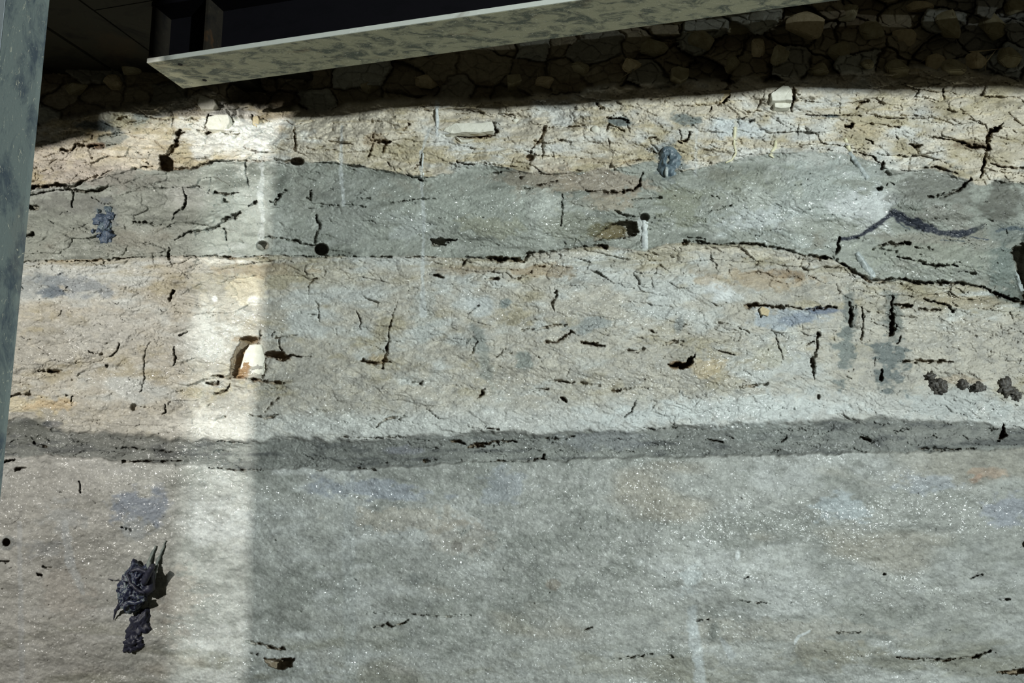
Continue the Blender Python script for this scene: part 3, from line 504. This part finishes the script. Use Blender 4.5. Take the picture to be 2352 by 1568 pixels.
for pts, c, f in [([(1930, 548, 8), (1968, 545, 9), (2010, 520, 11), (2040, 497, 12), (2052, 490, 24), (2066, 498, 26), (2085, 508, 20), (2110, 514, 25), (2135, 524, 22), (2160, 534, 17), (2200, 537, 18), (2225, 534, 15), (2240, 526, 14)], (30, 40, 58), 1.0),
                  ([(2240, 526, 12), (2255, 520, 12)], (56, 66, 66), .8), ([(2290, 530, 6), (2320, 524, 9), (2352, 526, 9)], (72, 90, 100), .85), ([(2228, 544, 4), (2272, 550, 4)], (44, 62, 84), .9), ([(2160, 552, 3), (2215, 553, 3)], (62, 82, 92), .8), ([(2060, 510, 3), (2090, 527, 5)], (60, 76, 92), .8),
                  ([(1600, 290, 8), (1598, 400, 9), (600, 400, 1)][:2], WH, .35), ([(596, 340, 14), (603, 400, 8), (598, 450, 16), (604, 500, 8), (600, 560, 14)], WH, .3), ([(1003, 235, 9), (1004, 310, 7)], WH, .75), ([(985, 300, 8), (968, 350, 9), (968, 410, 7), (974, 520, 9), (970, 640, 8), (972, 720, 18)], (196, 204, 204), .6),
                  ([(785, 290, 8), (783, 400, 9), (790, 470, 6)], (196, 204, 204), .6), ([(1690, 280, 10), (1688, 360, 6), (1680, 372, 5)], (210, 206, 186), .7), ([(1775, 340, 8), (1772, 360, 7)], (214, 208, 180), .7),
                  ([(1590, 1400, 22), (1592, 1450, 26), (1605, 1520, 26), (1612, 1600, 30)], (190, 200, 202), .6), ([(1655, 1465, 8), (1680, 1505, 20)], (184, 192, 194), .6), ([(150, 1200, 16), (160, 1290, 24), (190, 1360, 16)], (162, 170, 174), .5), ([(45, 1200, 12), (50, 1568, 14)], (166, 172, 176), .4),
                  ([(1860, 1448, 4), (1835, 1460, 7), (1825, 1478, 6)], (206, 214, 216), .8), ([(1470, 505, 14), (1482, 570, 12)], (206, 212, 212), .5), ([(800, 1100, 30), (805, 1568, 34)], (176, 184, 184), .3), ([(2352, 540, 10), (2340, 640, 16), (2352, 700, 20)], (52, 62, 52), .7),
                  ([(235, 598, 6), (110, 600, 5)], (208, 190, 150), .5), ([(400, 596, 7), (560, 600, 8)], (226, 222, 206), .6), ([(1090, 606, 12), (1200, 610, 14), (1300, 585, 12), (1400, 578, 12)], (204, 200, 184), .6), ([(1520, 568, 12), (1700, 575, 14), (1860, 605, 12)], (206, 196, 172), .6)]:
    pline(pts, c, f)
lum = (T @ np.array([.3, .6, .1], np.float32))[..., None]; T = lum + (T - lum) * np.array([.66, .66, .66], np.float32); T = np.clip(T * .92, 0.01, .9)

mot = fbm(75, 48, 308, 4, .7) * .3 * m5 + fbm(34, 15, 311, 5, .75) * .55 + fbm(9, 6, 321, 3, .7) * .45
spk = smooth(.42, .62, fbm(11, 6, 331, 3, .6)) * smooth(-.1, .4, nC + nA)
amt = .20 * m1 + .20 * m2 + .20 * m3 + .24 * m4 + .30 * m5 + .25 * m0
T = T * (1 + (mot * 2.0 * amt)[..., None]) * (1 - (spk * .30 * (1 - m0))[..., None])
T = T * (1 + (brk * ((A3 - .5) * .22 + (B4 - .5) * .16))[..., None])
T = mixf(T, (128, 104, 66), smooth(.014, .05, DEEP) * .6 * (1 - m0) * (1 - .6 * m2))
T = np.clip(T, 0.008, .9)
# ---- positions
yc = (784.0 - Y) / F; xc = (X - 1176.0) / F
ry = math.cos(PITCH) - yc * math.sin(PITCH); rz = math.sin(PITCH) + yc * math.cos(PITCH)
ry = np.maximum(ry, .2)
PX = (xc / ry * WALL_Y); PZ = (rz / ry * WALL_Y); PY = WALL_Y - H
sgn = 1 - H / WALL_Y * ((X > -60) & (X < 2420))
PX = PX * sgn; PZ = PZ * sgn
P3 = np.stack([PX, PY, PZ], -1).reshape(-1, 3).astype(np.float32)
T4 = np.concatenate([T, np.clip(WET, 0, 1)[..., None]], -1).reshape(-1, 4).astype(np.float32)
ny, nx = X.shape
fs = [s[:-1, :-1] for s in (s0, s1, s2, s3, s4)]
bed = (fs[0] > 0).astype(int) + (fs[1] > 0) + (fs[2] > 0) + (fs[3] > 0) + (fs[4] > 0)
idx = np.arange(ny * nx).reshape(ny, nx)
Q = np.stack([idx[:-1, :-1], idx[1:, :-1], idx[1:, 1:], idx[:-1, 1:]], -1)
wall = empty('wall_back', (0, WALL_Y, 0), kind='structure', label='layered wet limestone and clay excavation face below the steel beam', cat='rock face')
BEDS = [('rubble_bed', 'brown broken block rubble in the shade below the steel beam'), ('fractured_cream_bed', 'cream fractured limestone bed just under the shadow edge'),
        ('grey_green_bed', 'wet grey-green marl bed between the two cream beds'), ('thick_cream_bed', 'thick tan and cream limestone bed with fine cracks'),
        ('thin_dark_bed', 'thin dark grey shale bed above the massive grey rock'), ('massive_grey_bed', 'massive pale grey wet rock at the foot of the face')]
for k, (nm, lb) in enumerate(BEDS):
    q = Q[bed == k]; used = np.unique(q); remap = np.zeros(ny * nx, np.int32); remap[used] = np.arange(len(used)); q = remap[q]
    me = bpy.data.meshes.new(nm); me.vertices.add(len(used)); me.vertices.foreach_set('co', P3[used].ravel())
    n = len(q); me.loops.add(n * 4); me.loops.foreach_set('vertex_index', q.ravel().astype(np.int32))
    me.polygons.add(n); me.polygons.foreach_set('loop_start', np.arange(0, n * 4, 4, dtype=np.int32)); me.polygons.foreach_set('loop_total', np.full(n, 4, np.int32))
    me.polygons.foreach_set('use_smooth', np.ones(n, bool))
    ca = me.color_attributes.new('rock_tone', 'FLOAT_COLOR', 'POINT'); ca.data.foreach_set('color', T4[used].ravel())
    me.update(calc_edges=True)
    o = link_mesh(nm, me, M_ROCK, wall); tag(o, label=lb)

# ------------------------------------------------------------------ solid helpers in world space
def box_bm(bm, o, ex, ey, ez, x0, x1, y0, y1, z0, z1):
    vs = [bm.verts.new(o + ex * a + ey * b + ez * c) for a in (x0, x1) for b in (y0, y1) for c in (z0, z1)]
    for f in ((0, 1, 3, 2), (4, 6, 7, 5), (0, 4, 5, 1), (2, 3, 7, 6), (0, 2, 6, 4), (1, 5, 7, 3)): bm.faces.new([vs[i] for i in f])
    return vs
def box(name, mat, parent, o, ex, ey, ez, x0, x1, y0, y1, z0, z1, bev=0.0015):
    bm = bmesh.new(); box_bm(bm, o, ex, ey, ez, x0, x1, y0, y1, z0, z1)
    if bev: bmesh.ops.bevel(bm, geom=bm.edges[:], offset=bev, segments=2, affect='EDGES')
    return bm_obj(name, bm, mat, parent)
# ---- the steel beam: bottom flange, web, top flange, stiffeners, end plate
eX = Vector((.9687, -.2485, 0)).normalized(); eY = Vector((.2485, .9687, 0)).normalized(); eZ = Vector((0, 0, 1))
BO = Vector((-1.175, 2.391, 1.285)); BW = .180; BLN = 5.2; TF = .0165; BH = .215
beam = empty('steel_beam', BO, label='heavy rust-stained steel beam crossing overhead in front of the rock face', cat='beam')
# flange: underside and lit near edge are one plate; the rim's light is put into a paler steel
box('bottom_flange', M_FLANGE, beam, BO, eX, eY, eZ, 0, BLN, .0015, BW, 0, TF, .001)
tag(box('lit_rim', M_EDGE, beam, BO, eX, eY, eZ, 0, BLN, -.0008, .0022, .0006, TF - .0004, .0004), label='near rim of the bottom flange, coloured bright for the lamp light')
box('web', M_WEB, beam, BO, eX, eY, eZ, .012, BLN, BW / 2 - .006, BW / 2 + .006, TF, BH - TF, 0)
box('top_flange', M_WEB, beam, BO, eX, eY, eZ, 0, BLN, 0, BW, BH - TF, BH, .001)
box('end_plate', M_STIFF, beam, BO, eX, eY, eZ, 0, .012, .004, BW - .004, TF, BH - TF, .001)
for s in (.20, 1.7, 3.2): box('stiffener', M_STIFF, beam, BO, eX, eY, eZ, s, s + .011, .006, BW / 2 - .006, TF, BH - TF, .001)
def on_flange(px, py):
    x, y, z = ray(px, py); k = 1.285 / z; return Vector((x * k, y * k, 1.285))
for hx, hy in ((414, 148), (470, 184)):  # near-black discs stand in for the shade inside the holes
    bm = bmesh.new(); bmesh.ops.create_cone(bm, cap_ends=True, segments=20, radius1=.0075, radius2=.0075, depth=.006, matrix=Matrix.Translation(on_flange(hx, hy) + Vector((0, 0, .0022))))
    tag(bm_obj('bolt_hole', bm, M_HOLE, beam), label='small dark disc painted as the shade of a bolt hole in the flange')
# ---- post at the left, an extruded steel section close by
def prism(name, mat, parent, pts, z0, z1):
    bm = bmesh.new(); lo_ = [bm.verts.new((x, y, z0)) for x, y in pts]; hi = [bm.verts.new((x, y, z1)) for x, y in pts]
    bm.faces.new(lo_); bm.faces.new(hi); n = len(pts)
    for i in range(n): bm.faces.new([lo_[i], lo_[(i + 1) % n], hi[(i + 1) % n], hi[i]])
    bmesh.ops.bevel(bm, geom=[e for e in bm.edges if abs((e.verts[0].co - e.verts[1].co).z) > .1], offset=.0012, segments=2, affect='EDGES')
    return bm_obj(name, bm, mat, parent)
post = empty('steel_post', (-.86, 1.3, -1.2), label='grimy upright steel post standing close at the left of the face', cat='post')
prism('flange', M_POST, post, [(-.827, 1.300), (-.827, 1.312), (-.8985, 1.312), (-.8985, 1.300)], -1.2, 1.6)
prism('side_plate', M_POST_SIDE, post, [(-.8988, 1.301), (-.965, 1.332), (-.965, 1.344), (-.8988, 1.313)], -1.2, 1.6)
# ---- ceiling of steel deck boards between beam and rock at the left, and an unseen platform added on our side to shade the upper rock
bm = bmesh.new()
O2 = Vector((BO.x, BO.y, BO.z + BH + .002))
k = -1.9
while k < 0.0:
    box_bm(bm, O2, eX, eY, eZ, k, k + .225, -.0, 1.1, 0 + (.006 if int(round(k * 10)) % 2 else 0), .05); k += .24
box_bm(bm, O2, eX, eY, eZ, -1.9, 0.2, -.0, 1.1, .05, .07)
k = -1.9
while k < 5.2:
    box_bm(bm, O2, eX, eY, eZ, k, k + .232, -1.5, -.004, 0, .05); k += .24
box_bm(bm, O2, eX, eY, eZ, -1.9, 5.2, -1.5, -.004, .05, .07)
tag(bm_obj('ceiling', bm, M_DECK), kind='structure', label='dark steel deck boards above the beam', cat='deck')
# ---- unseen blockers added beside the view to shape the two lamps' light
def plain_box(name, lab, cat, mat, x0, x1, y0, y1, z0, z1):
    o = box(name, mat, None, Vector((0, 0, 0)), Vector((1, 0, 0)), Vector((0, 1, 0)), eZ, x0, x1, y0, y1, z0, z1)
    return tag(o, label=lab, cat=cat)
plain_box('light_blocker_sheet', 'dark steel shoring sheet standing left of the post', 'sheet', M_DECK, -1.555, -1.535, .43, 1.425, -1.4, 1.45)
plain_box('light_blocker_column', 'lower dark steel column standing behind and right of the view', 'column', M_DECK, 1.31, 1.458, -.42, -.36, -1.6, .92)
plain_box('light_blocker_column', 'tall dark steel column standing behind and right of the view, beside the lower one', 'column', M_DECK, 1.08, 1.309, -.42, -.36, -1.6, 1.45)
bd = (Vector((-1.763, 1.31, 0)) - Vector((-1.96, 1.71, 0))).normalized(); bn = Vector((bd.y, -bd.x, 0))
o = box('light_blocker_beam', M_DECK, None, Vector((-1.96, 1.71, 1.030)), bd, bn, eZ, -.75, .62, -.14, 0, 0, .4); tag(o, label='unseen dark steel beam added left of the post to cast the shadow edge', cat='beam')  # added out of view to draw the left shadow edge

# ------------------------------------------------------------------ loose things on and in the face
def slab(name, poly, out0, out1, mat, seed=0, tilt=(0, 0), **k):
    """angular stone: outline on the rock, real thickness from out0 (inside) to out1 (proud)"""
    r = random.Random(seed); cx = sum(p[0] for p in poly) / len(poly); cy = sum(p[1] for p in poly) / len(poly); base = surf(cx, cy)
    bm = bmesh.new(); fr = []; bk = []
    for (x, y) in poly:
        wx, wz = wall_xz(x, y); dx = (x - cx) / 50 * tilt[0] + (y - cy) / 50 * tilt[1]
        yy = base.y - out1 - dx + r.uniform(-.0015, .0015); s = yy / WALL_Y; fr.append(bm.verts.new((wx * s, yy, wz * s)))
        yb = base.y - out0; bk.append(bm.verts.new((wx * s, yb, wz * s)))
    n = len(poly); bm.faces.new(fr); bm.faces.new(bk)
    for i in range(n): bm.faces.new([fr[i], fr[(i + 1) % n], bk[(i + 1) % n], bk[i]])
    bmesh.ops.recalc_face_normals(bm, faces=bm.faces)
    bmesh.ops.bevel(bm, geom=bm.edges[:], offset=.0016, segments=1, affect='EDGES')
    bmesh.ops.triangulate(bm, faces=bm.faces); bmesh.ops.subdivide_edges(bm, edges=[e for e in bm.edges if e.calc_length() > .012], cuts=2)
    for v in bm.verts:
        v.co += mnoise.noise_vector(v.co * 90 + Vector((seed, 0, 0))) * .0020 + mnoise.noise_vector(v.co * 30 + Vector((seed, 0, 0))) * .0050
    o = bm_obj(name, bm, mat, None); return tag(o, **k)
def blob(name, cx, cy, wpx, hpx, thick, mat, seed=0, rot=0, out=0.0, amp=.25, freq=40, parent=None, sub=4, smooth_=True, **k):
    c = surf(cx, cy, out); s = c.y / F * 1.0
    bm = bmesh.new(); bmesh.ops.create_icosphere(bm, subdivisions=sub, radius=1.0)
    rx = wpx / 2 * s * 1.02; rz_ = hpx / 2 * s * 1.02; ca, sa = math.cos(R(rot)), math.sin(R(rot))
    for v in bm.verts:
        p = v.co.copy(); q = Vector((p.x * rx, p.y * thick, p.z * rz_))
        nn = mnoise.fractal(q * freq + Vector((seed * 3.7, 1.3, 0)), .6, 2.0, 4)
        q *= 1 + amp * nn; q = Vector((q.x * ca - q.z * sa, q.y, q.x * sa + q.z * ca)); v.co = c + q
    o = bm_obj(name, bm, mat, parent, smooth_); return tag(o, **k)
def tube(name, pts, mat, parent=None, seg=14, rough=.0008, seed=0, **k):
    """pts: (Vector, radius)"""
    bm = bmesh.new(); rings = []
    P = []
    for (a, ra), (b, rb) in zip(pts[:-1], pts[1:]):
        n = max(1, int((b - a).length / .006))
        for i in range(n): P.append((a.lerp(b, i / n), ra + (rb - ra) * i / n))
    P.append(pts[-1])
    for i, (p, r_) in enumerate(P):
        t = (P[min(i + 1, len(P) - 1)][0] - P[max(i - 1, 0)][0]).normalized(); u = t.orthogonal().normalized() if i == 0 else (u - t * u.dot(t)).normalized(); v_ = t.cross(u)
        ring = []
        for j in range(seg):
            a = 2 * math.pi * j / seg; q = p + (u * math.cos(a) + v_ * math.sin(a)) * r_
            q += mnoise.noise_vector(q * 90 + Vector((seed, 0, 0))) * rough; ring.append(bm.verts.new(q))
        rings.append(ring)
    for a, b in zip(rings[:-1], rings[1:]):
        for j in range(seg): bm.faces.new([a[j], a[(j + 1) % seg], b[(j + 1) % seg], b[j]])
    bm.faces.new(rings[0]); bm.faces.new(rings[-1])
    o = bm_obj(name, bm, mat, parent, True); return tag(o, **k)

# limestone pieces that have come loose
slab('limestone_slab', [(1018, 300), (1030, 290), (1047, 284), (1090, 282), (1130, 279), (1134, 300), (1100, 303), (1060, 303), (1035, 307)], -.02, .020, M_PALE, 1, (0, -.004), label='flat pale limestone slab jutting from the cream bed above a brown gap', cat='stone')
slab('limestone_flake', [(1045, 312), (1062, 320), (1090, 319), (1078, 325), (1060, 326)], -.012, .016, M_PALE, 2, label='thin pale flake lying slanted under the flat limestone slab', cat='stone')
slab('limestone_block', [(1772, 216), (1784, 204), (1800, 195), (1810, 198), (1820, 208), (1821, 229), (1800, 231), (1774, 231)], -.03, .022, M_PALE, 3, (.004, 0), label='squarish white limestone block beside a black vertical crack below the beam shadow', cat='stone')
slab('limestone_block', [(1777, 236), (1817, 232), (1815, 247), (1782, 247)], -.02, .020, M_PALE, 4, label='small flat white limestone block directly under the squarish white block', cat='stone')
slab('limestone_block', [(571, 792), (597, 789), (606, 820), (604, 860), (548, 861), (556, 830), (563, 805)], -.02, .008, M_PALE, 5, (0, .002), label='pale leaning limestone block in the brightly lit strip beside the rusty brown cavity', cat='stone')
slab('limestone_block', [(478, 266), (500, 262), (524, 262), (527, 282), (515, 298), (480, 297), (474, 288)], -.03, .014, M_PALE, 6, label='bright angular limestone block at the top of the lit strip', cat='stone')
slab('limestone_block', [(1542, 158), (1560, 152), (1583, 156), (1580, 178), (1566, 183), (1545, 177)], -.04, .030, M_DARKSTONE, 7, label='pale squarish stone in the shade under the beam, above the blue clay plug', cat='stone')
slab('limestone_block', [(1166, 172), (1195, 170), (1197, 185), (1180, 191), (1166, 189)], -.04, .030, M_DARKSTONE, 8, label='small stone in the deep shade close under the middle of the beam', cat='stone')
slab('limestone_block', [(462, 218), (490, 228), (497, 240), (488, 250), (460, 250), (452, 236)], -.05, .030, M_PALE, 9, label='white pointed stone at the shadow edge above the lit strip', cat='stone')
slab('limestone_block', [(578, 268), (589, 266), (594, 276), (592, 290), (580, 290)], -.02, .014, M_TAN, 10, label='small upright tan stone right of the bright angular block', cat='stone')
slab('limestone_block', [(1700, 205), (1660, 206), (1640, 228), (1655, 236), (1668, 222)], -.03, .012, M_TAN, 12, label='tan stone against the slanting dark crack near the shadow edge', cat='stone')
slab('limestone_block', [(1745, 710), (1752, 704), (1768, 712), (1765, 726), (1748, 722)], -.02, .010, M_TAN, 13, label='small cream stone under the left end of the long dark gap', cat='stone')
blob('pebble', 1367, 297, 20, 18, .011, M_PALE, 3, label='round white pebble set in the cream bed left of the blue clay plug', cat='stone', sub=3)
blob('pebble', 1185, 277, 17, 11, .008, M_PALE, 4, label='small white oval pebble right of the flat limestone slab', cat='stone', sub=3)
# stones of the shaded rubble
RS = [(1610, 95, 74, 60), (1700, 60, 90, 70), (1850, 60, 110, 80), (1930, 120, 70, 60), (2010, 70, 90, 60), (2080, 80, 70, 66), (2180, 60, 90, 90), (2060, 160, 70, 56), (2150, 150, 60, 64), (2190, 155, 66, 54), (1790, 130, 60, 60),
      (1740, 110, 46, 56), (1880, 160, 60, 44), (2280, 60, 90, 80), (2240, 140, 60, 50), (2320, 130, 70, 60), (1500, 110, 80, 50), (1450, 150, 60, 40), (1560, 40, 60, 40), (1950, 30, 80, 46), (2110, 20, 80, 40), (2330, 20, 60, 50), (1330, 160, 60, 40), (1250, 190, 60, 36),
      (1680, 150, 46, 50), (1990, 150, 40, 40), (980, 190, 70, 40), (850, 200, 60, 36), (180, 200, 70, 46), (260, 190, 60, 44), (300, 160, 56, 40)]
PLACES = ['at the far right top', 'right of the middle', 'under the beam', 'at the left by the deck']
def hull_stone(cx, cy, w_, h_, seed):
    r = random.Random(seed); c = surf(cx, cy, .012); s = c.y / F; bm = bmesh.new()
    for _ in range(15):
        v = Vector((r.gauss(0, 1), r.gauss(0, 1), r.gauss(0, 1))).normalized(); v = Vector((v.x * w_ / 2 * s, v.y * .035, v.z * h_ / 2 * s)); bm.verts.new(c + v)
    g = bmesh.ops.convex_hull(bm, input=bm.verts); bmesh.ops.delete(bm, geom=list(set(g['geom_interior'])), context='VERTS')
    bmesh.ops.bevel(bm, geom=bm.edges[:], offset=.003, segments=2, affect='EDGES')
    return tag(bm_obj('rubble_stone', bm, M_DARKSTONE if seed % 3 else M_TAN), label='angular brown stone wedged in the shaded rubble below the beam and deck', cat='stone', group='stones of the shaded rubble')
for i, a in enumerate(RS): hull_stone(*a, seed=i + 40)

# blue clay plug around a drill hole
plug = empty('clay_plug', surf(1535, 372), label='oval blue-grey clay plug around a dark drill hole in the cream bed', cat='clay plug')
def plug_mesh():
    c = surf(1536, 371); s = c.y / F; bm = bmesh.new(); n = 56; m_ = 22; rings = []
    for i in range(m_ + 1):
        t = i / m_; ring = []
        for j in range(n):
            a = 2 * math.pi * j / n; lob = 1 + .10 * mnoise.noise(Vector((math.cos(a) * 1.6, math.sin(a) * 1.6, 4))) * 1.6
            rx = (4 + (29 - 4) * t) * s * lob; rz_ = (9 + (45 - 9) * t) * s * lob
            y = .020 * math.sin(math.pi * min(1, t * 1.05 + .0)) ** .6 if t < 1 else -.02
            if i == 0: y = -.05; 
            q = Vector((rx * math.cos(a) + (1 - t) * (-2 * s), -y, rz_ * math.sin(a) + (1 - t) * 4 * s)); q = q + mnoise.noise_vector(q * 70) * .0055 + mnoise.noise_vector(q * 25) * .010
            ring.append(bm.verts.new(c + q))
        rings.append(ring)
    for a, b in zip(rings[:-1], rings[1:]):
        for j in range(n): bm.faces.new([a[j], a[(j + 1) % n], b[(j + 1) % n], b[j]])
    bm.faces.new(rings[0]); return bm
bm_obj('clay_rim', plug_mesh(), M_BLUE, plug, True)
tube('grout_tongue', [(surf(1531, 384, .016), .006), (surf(1530, 398, .016), .0075), (surf(1531, 406, .008), .005)], M_GROUT_G, plug, label='pale grey grout tongue in the plug')
# dark blue clay smear at the left
sm = empty('clay_smear', surf(240, 512), label='ragged dark blue clay smear stuck on the grey-green bed at the left', cat='clay')
for i, (x, y, a, b, r) in enumerate([(250, 482, 20, 16, 0), (253, 497, 24, 20, 10), (240, 502, 36, 20, -10), (224, 508, 20, 22, 20), (240, 522, 26, 26, 5), (246, 545, 30, 34, 0), (228, 533, 14, 22, 10), (246, 515, 16, 30, -30), (228, 486, 7, 10, 0), (214, 532, 8, 12, 0)]):
    blob('clay_lump', x, y, a, b, .010 + .003 * (i % 3), M_BLUE2 if i % 4 else M_BLUE, i, r, amp=.45, freq=70, parent=sm, sub=4)
# dark clods on the ledge at the right
for i, (x, y, a, b, lb) in enumerate([(2135, 866, 24, 18, 'small dark clay clod at the left end of the clod row on the right ledge'), (2156, 888, 40, 34, 'largest dark clay clod of the row on the right ledge'),
                                     (2211, 882, 20, 20, 'brownish clay clod between the large clod and the flat one on the right ledge'), (2245, 889, 28, 20, 'flat dark clay clod right of the brownish one on the right ledge'), (2312, 890, 34, 44, 'tall dark clay clod at the right end of the clod row'), (2334, 907, 22, 26, 'rough dark clay clod against the tall one at the right end')]):
    blob('clay_clod', x, y, a, b, .020, M_CLAY, i + 9, amp=.55, freq=55, label=lb, cat='clay', group='dark clods on the right ledge')
blob('clay_clod', 2210, 0 + 872, 8, 6, .006, M_CLAY, 31, label='tiny dark crumb above the brownish clod on the right ledge', cat='clay', group='dark clods on the right ledge', sub=3)
# grout casts of old drill holes
def cast(name, a, b, r0, r1, mat, lb, out=-.003, cat='grout'):
    tube(name, [(surf(*a, out), r0), (surf((a[0] + b[0]) / 2, (a[1] + b[1]) / 2, out), (r0 + r1) / 2), (surf(*b, out), r1)], mat, seed=a[0], rough=.0050, label=lb, cat=cat)
cast('grout_cast', (1952, 352), (1992, 412), .008, .010, M_GROUT_G, 'grey slanting grout rod in the top of the grey-green bed, right of the wet bulge')
cast('grout_cast', (1966, 580), (2005, 638), .011, .015, M_GROUT_G, 'broad pale slanting grout rod below the dark blue vein')
cast('grout_cast', (1480, 508), (1481, 572), .0125, .012, M_GROUT, 'white upright grout plug below a small hole near the middle of the grey-green bed')
cast('grout_cast', (2330, 620), (2346, 668), .006, .008, M_GROUT_G, 'thin pale grout rod beside the dark cleft at the right end of the face')
def run(pts, mat, lb, r=.004):
    tube('grout_run', [(surf(x, y, .002), rr) for x, y, rr in pts], mat, rough=.0018, seed=pts[0][0], label=lb, cat='grout')
run([(1782, 322, .004), (1780, 338, .007), (1773, 348, .006), (1768, 356, .004), (1778, 362, .002)], M_YGROUT, 'short cream grout drip at the top edge of the wet bulge')
run([(1688, 292, .006), (1686, 330, .004), (1690, 352, .004), (1680, 368, .004), (1666, 373, .003)], M_YGROUT, 'long cream grout run curling at its foot left of the short drip')
run([(1003, 248, .006), (1004, 280, .007), (1003, 305, .003)], M_GROUT, 'white grout run just left of the flat limestone slab')
run([(1940, 318, .006), (1948, 336, .008), (1952, 346, .005)], M_YGROUT, 'cream grout drip above the grey slanting rod')
run([(972, 352, .003), (970, 380, .004), (973, 405, .003)], M_GROUT, 'thin white grout run over the top edge of the grey-green bed')

# rag bundle hanging on an anchor bar at the lower left
rag = empty('rag_bundle', surf(312, 1340), label='knotted wet blue-black rag bundle hanging on an anchor bar at the lower left', cat='rag')
def rag_pt(x, y, out): return surf(x, y, 0) * (1 - out / WALL_Y) if False else Vector((surf(x, y).x * (1 - out / WALL_Y), surf(x, y).y - out, surf(x, y).z * (1 - out / WALL_Y)))
blob('cloth_knot', 314, 1346, 62, 92, .050, M_RAG, 2, -14, out=.020, amp=.34, freq=26, parent=rag, sub=5)
for i, (pts, r_) in enumerate([([(292, 1316), (300, 1340), (318, 1356), (334, 1362)], .007), ([(284, 1334), (292, 1358), (312, 1372), (330, 1372)], .008), ([(300, 1312), (320, 1306), (336, 1314), (340, 1332)], .009),
                               ([(278, 1358), (290, 1378), (312, 1386), (332, 1376)], .007), ([(306, 1322), (318, 1330), (334, 1330), (340, 1346)], .006)]):
    tube('cloth_fold', [(rag_pt(x, y, .058 + .006 * math.sin(i + j)), r_ * (.6 if j in (0, len(pts) - 1) else 1)) for j, (x, y) in enumerate(pts)], M_RAG if i % 2 else M_RAGD, rag, rough=.003, seed=i)
tube('cloth_corner', [(rag_pt(290, 1378, .040), .010), (rag_pt(272, 1394, .034), .008), (rag_pt(266, 1402, .026), .005), (rag_pt(262, 1424, .006), .0012)], M_RAGD, rag, rough=.003, seed=3)
tube('cloth_corner', [(rag_pt(330, 1360, .050), .012), (rag_pt(344, 1350, .050), .016), (rag_pt(346, 1315, .045), .014), (rag_pt(352, 1296, .035), .006)], M_RAGD, rag, rough=.004, seed=5)
blob('cloth_tail', 320, 1432, 42, 60, .016, M_RAGD, 6, -20, amp=.5, freq=36, parent=rag, sub=4)
blob('cloth_tail', 306, 1478, 44, 34, .022, M_RAGD, 8, 20, amp=.5, freq=40, parent=rag, sub=4)
tube('anchor_bar', [(rag_pt(338, 1345, .0), .011), (rag_pt(332, 1335, .075), .011), (rag_pt(350, 1300, .085), .010)], M_RAGD, rag, rough=.0004)
tube('tie_wire', [(rag_pt(292, 1330, .030), .0012), (rag_pt(280, 1332, .014), .0012), (rag_pt(262, 1332, .006), .001), (rag_pt(248, 1329, .003), .001)], M_RAGD, rag, rough=.0002)
tube('shadow_strand', [(rag_pt(338, 1330, .03), .007), (rag_pt(343, 1290, .010), .0075), (rag_pt(358, 1252, .004), .003)], M_STREAK, rag, rough=.003, seed=1, label='dull grey-green strip standing in for a shadow streak on the rock')  # solid strips modelled in place of shadow streaks above the rag
tube('shadow_strand', [(rag_pt(352, 1330, .03), .007), (rag_pt(362, 1290, .012), .005), (rag_pt(382, 1240, .004), .002)], M_STREAK, rag, rough=.003, seed=2, label='thin dull grey-green strip standing in for a shadow streak on the rock')
blob('cloth_knot', 286, 1326, 11, 12, .008, M_RAGD, 12, out=.022, amp=.2, parent=rag, sub=3)
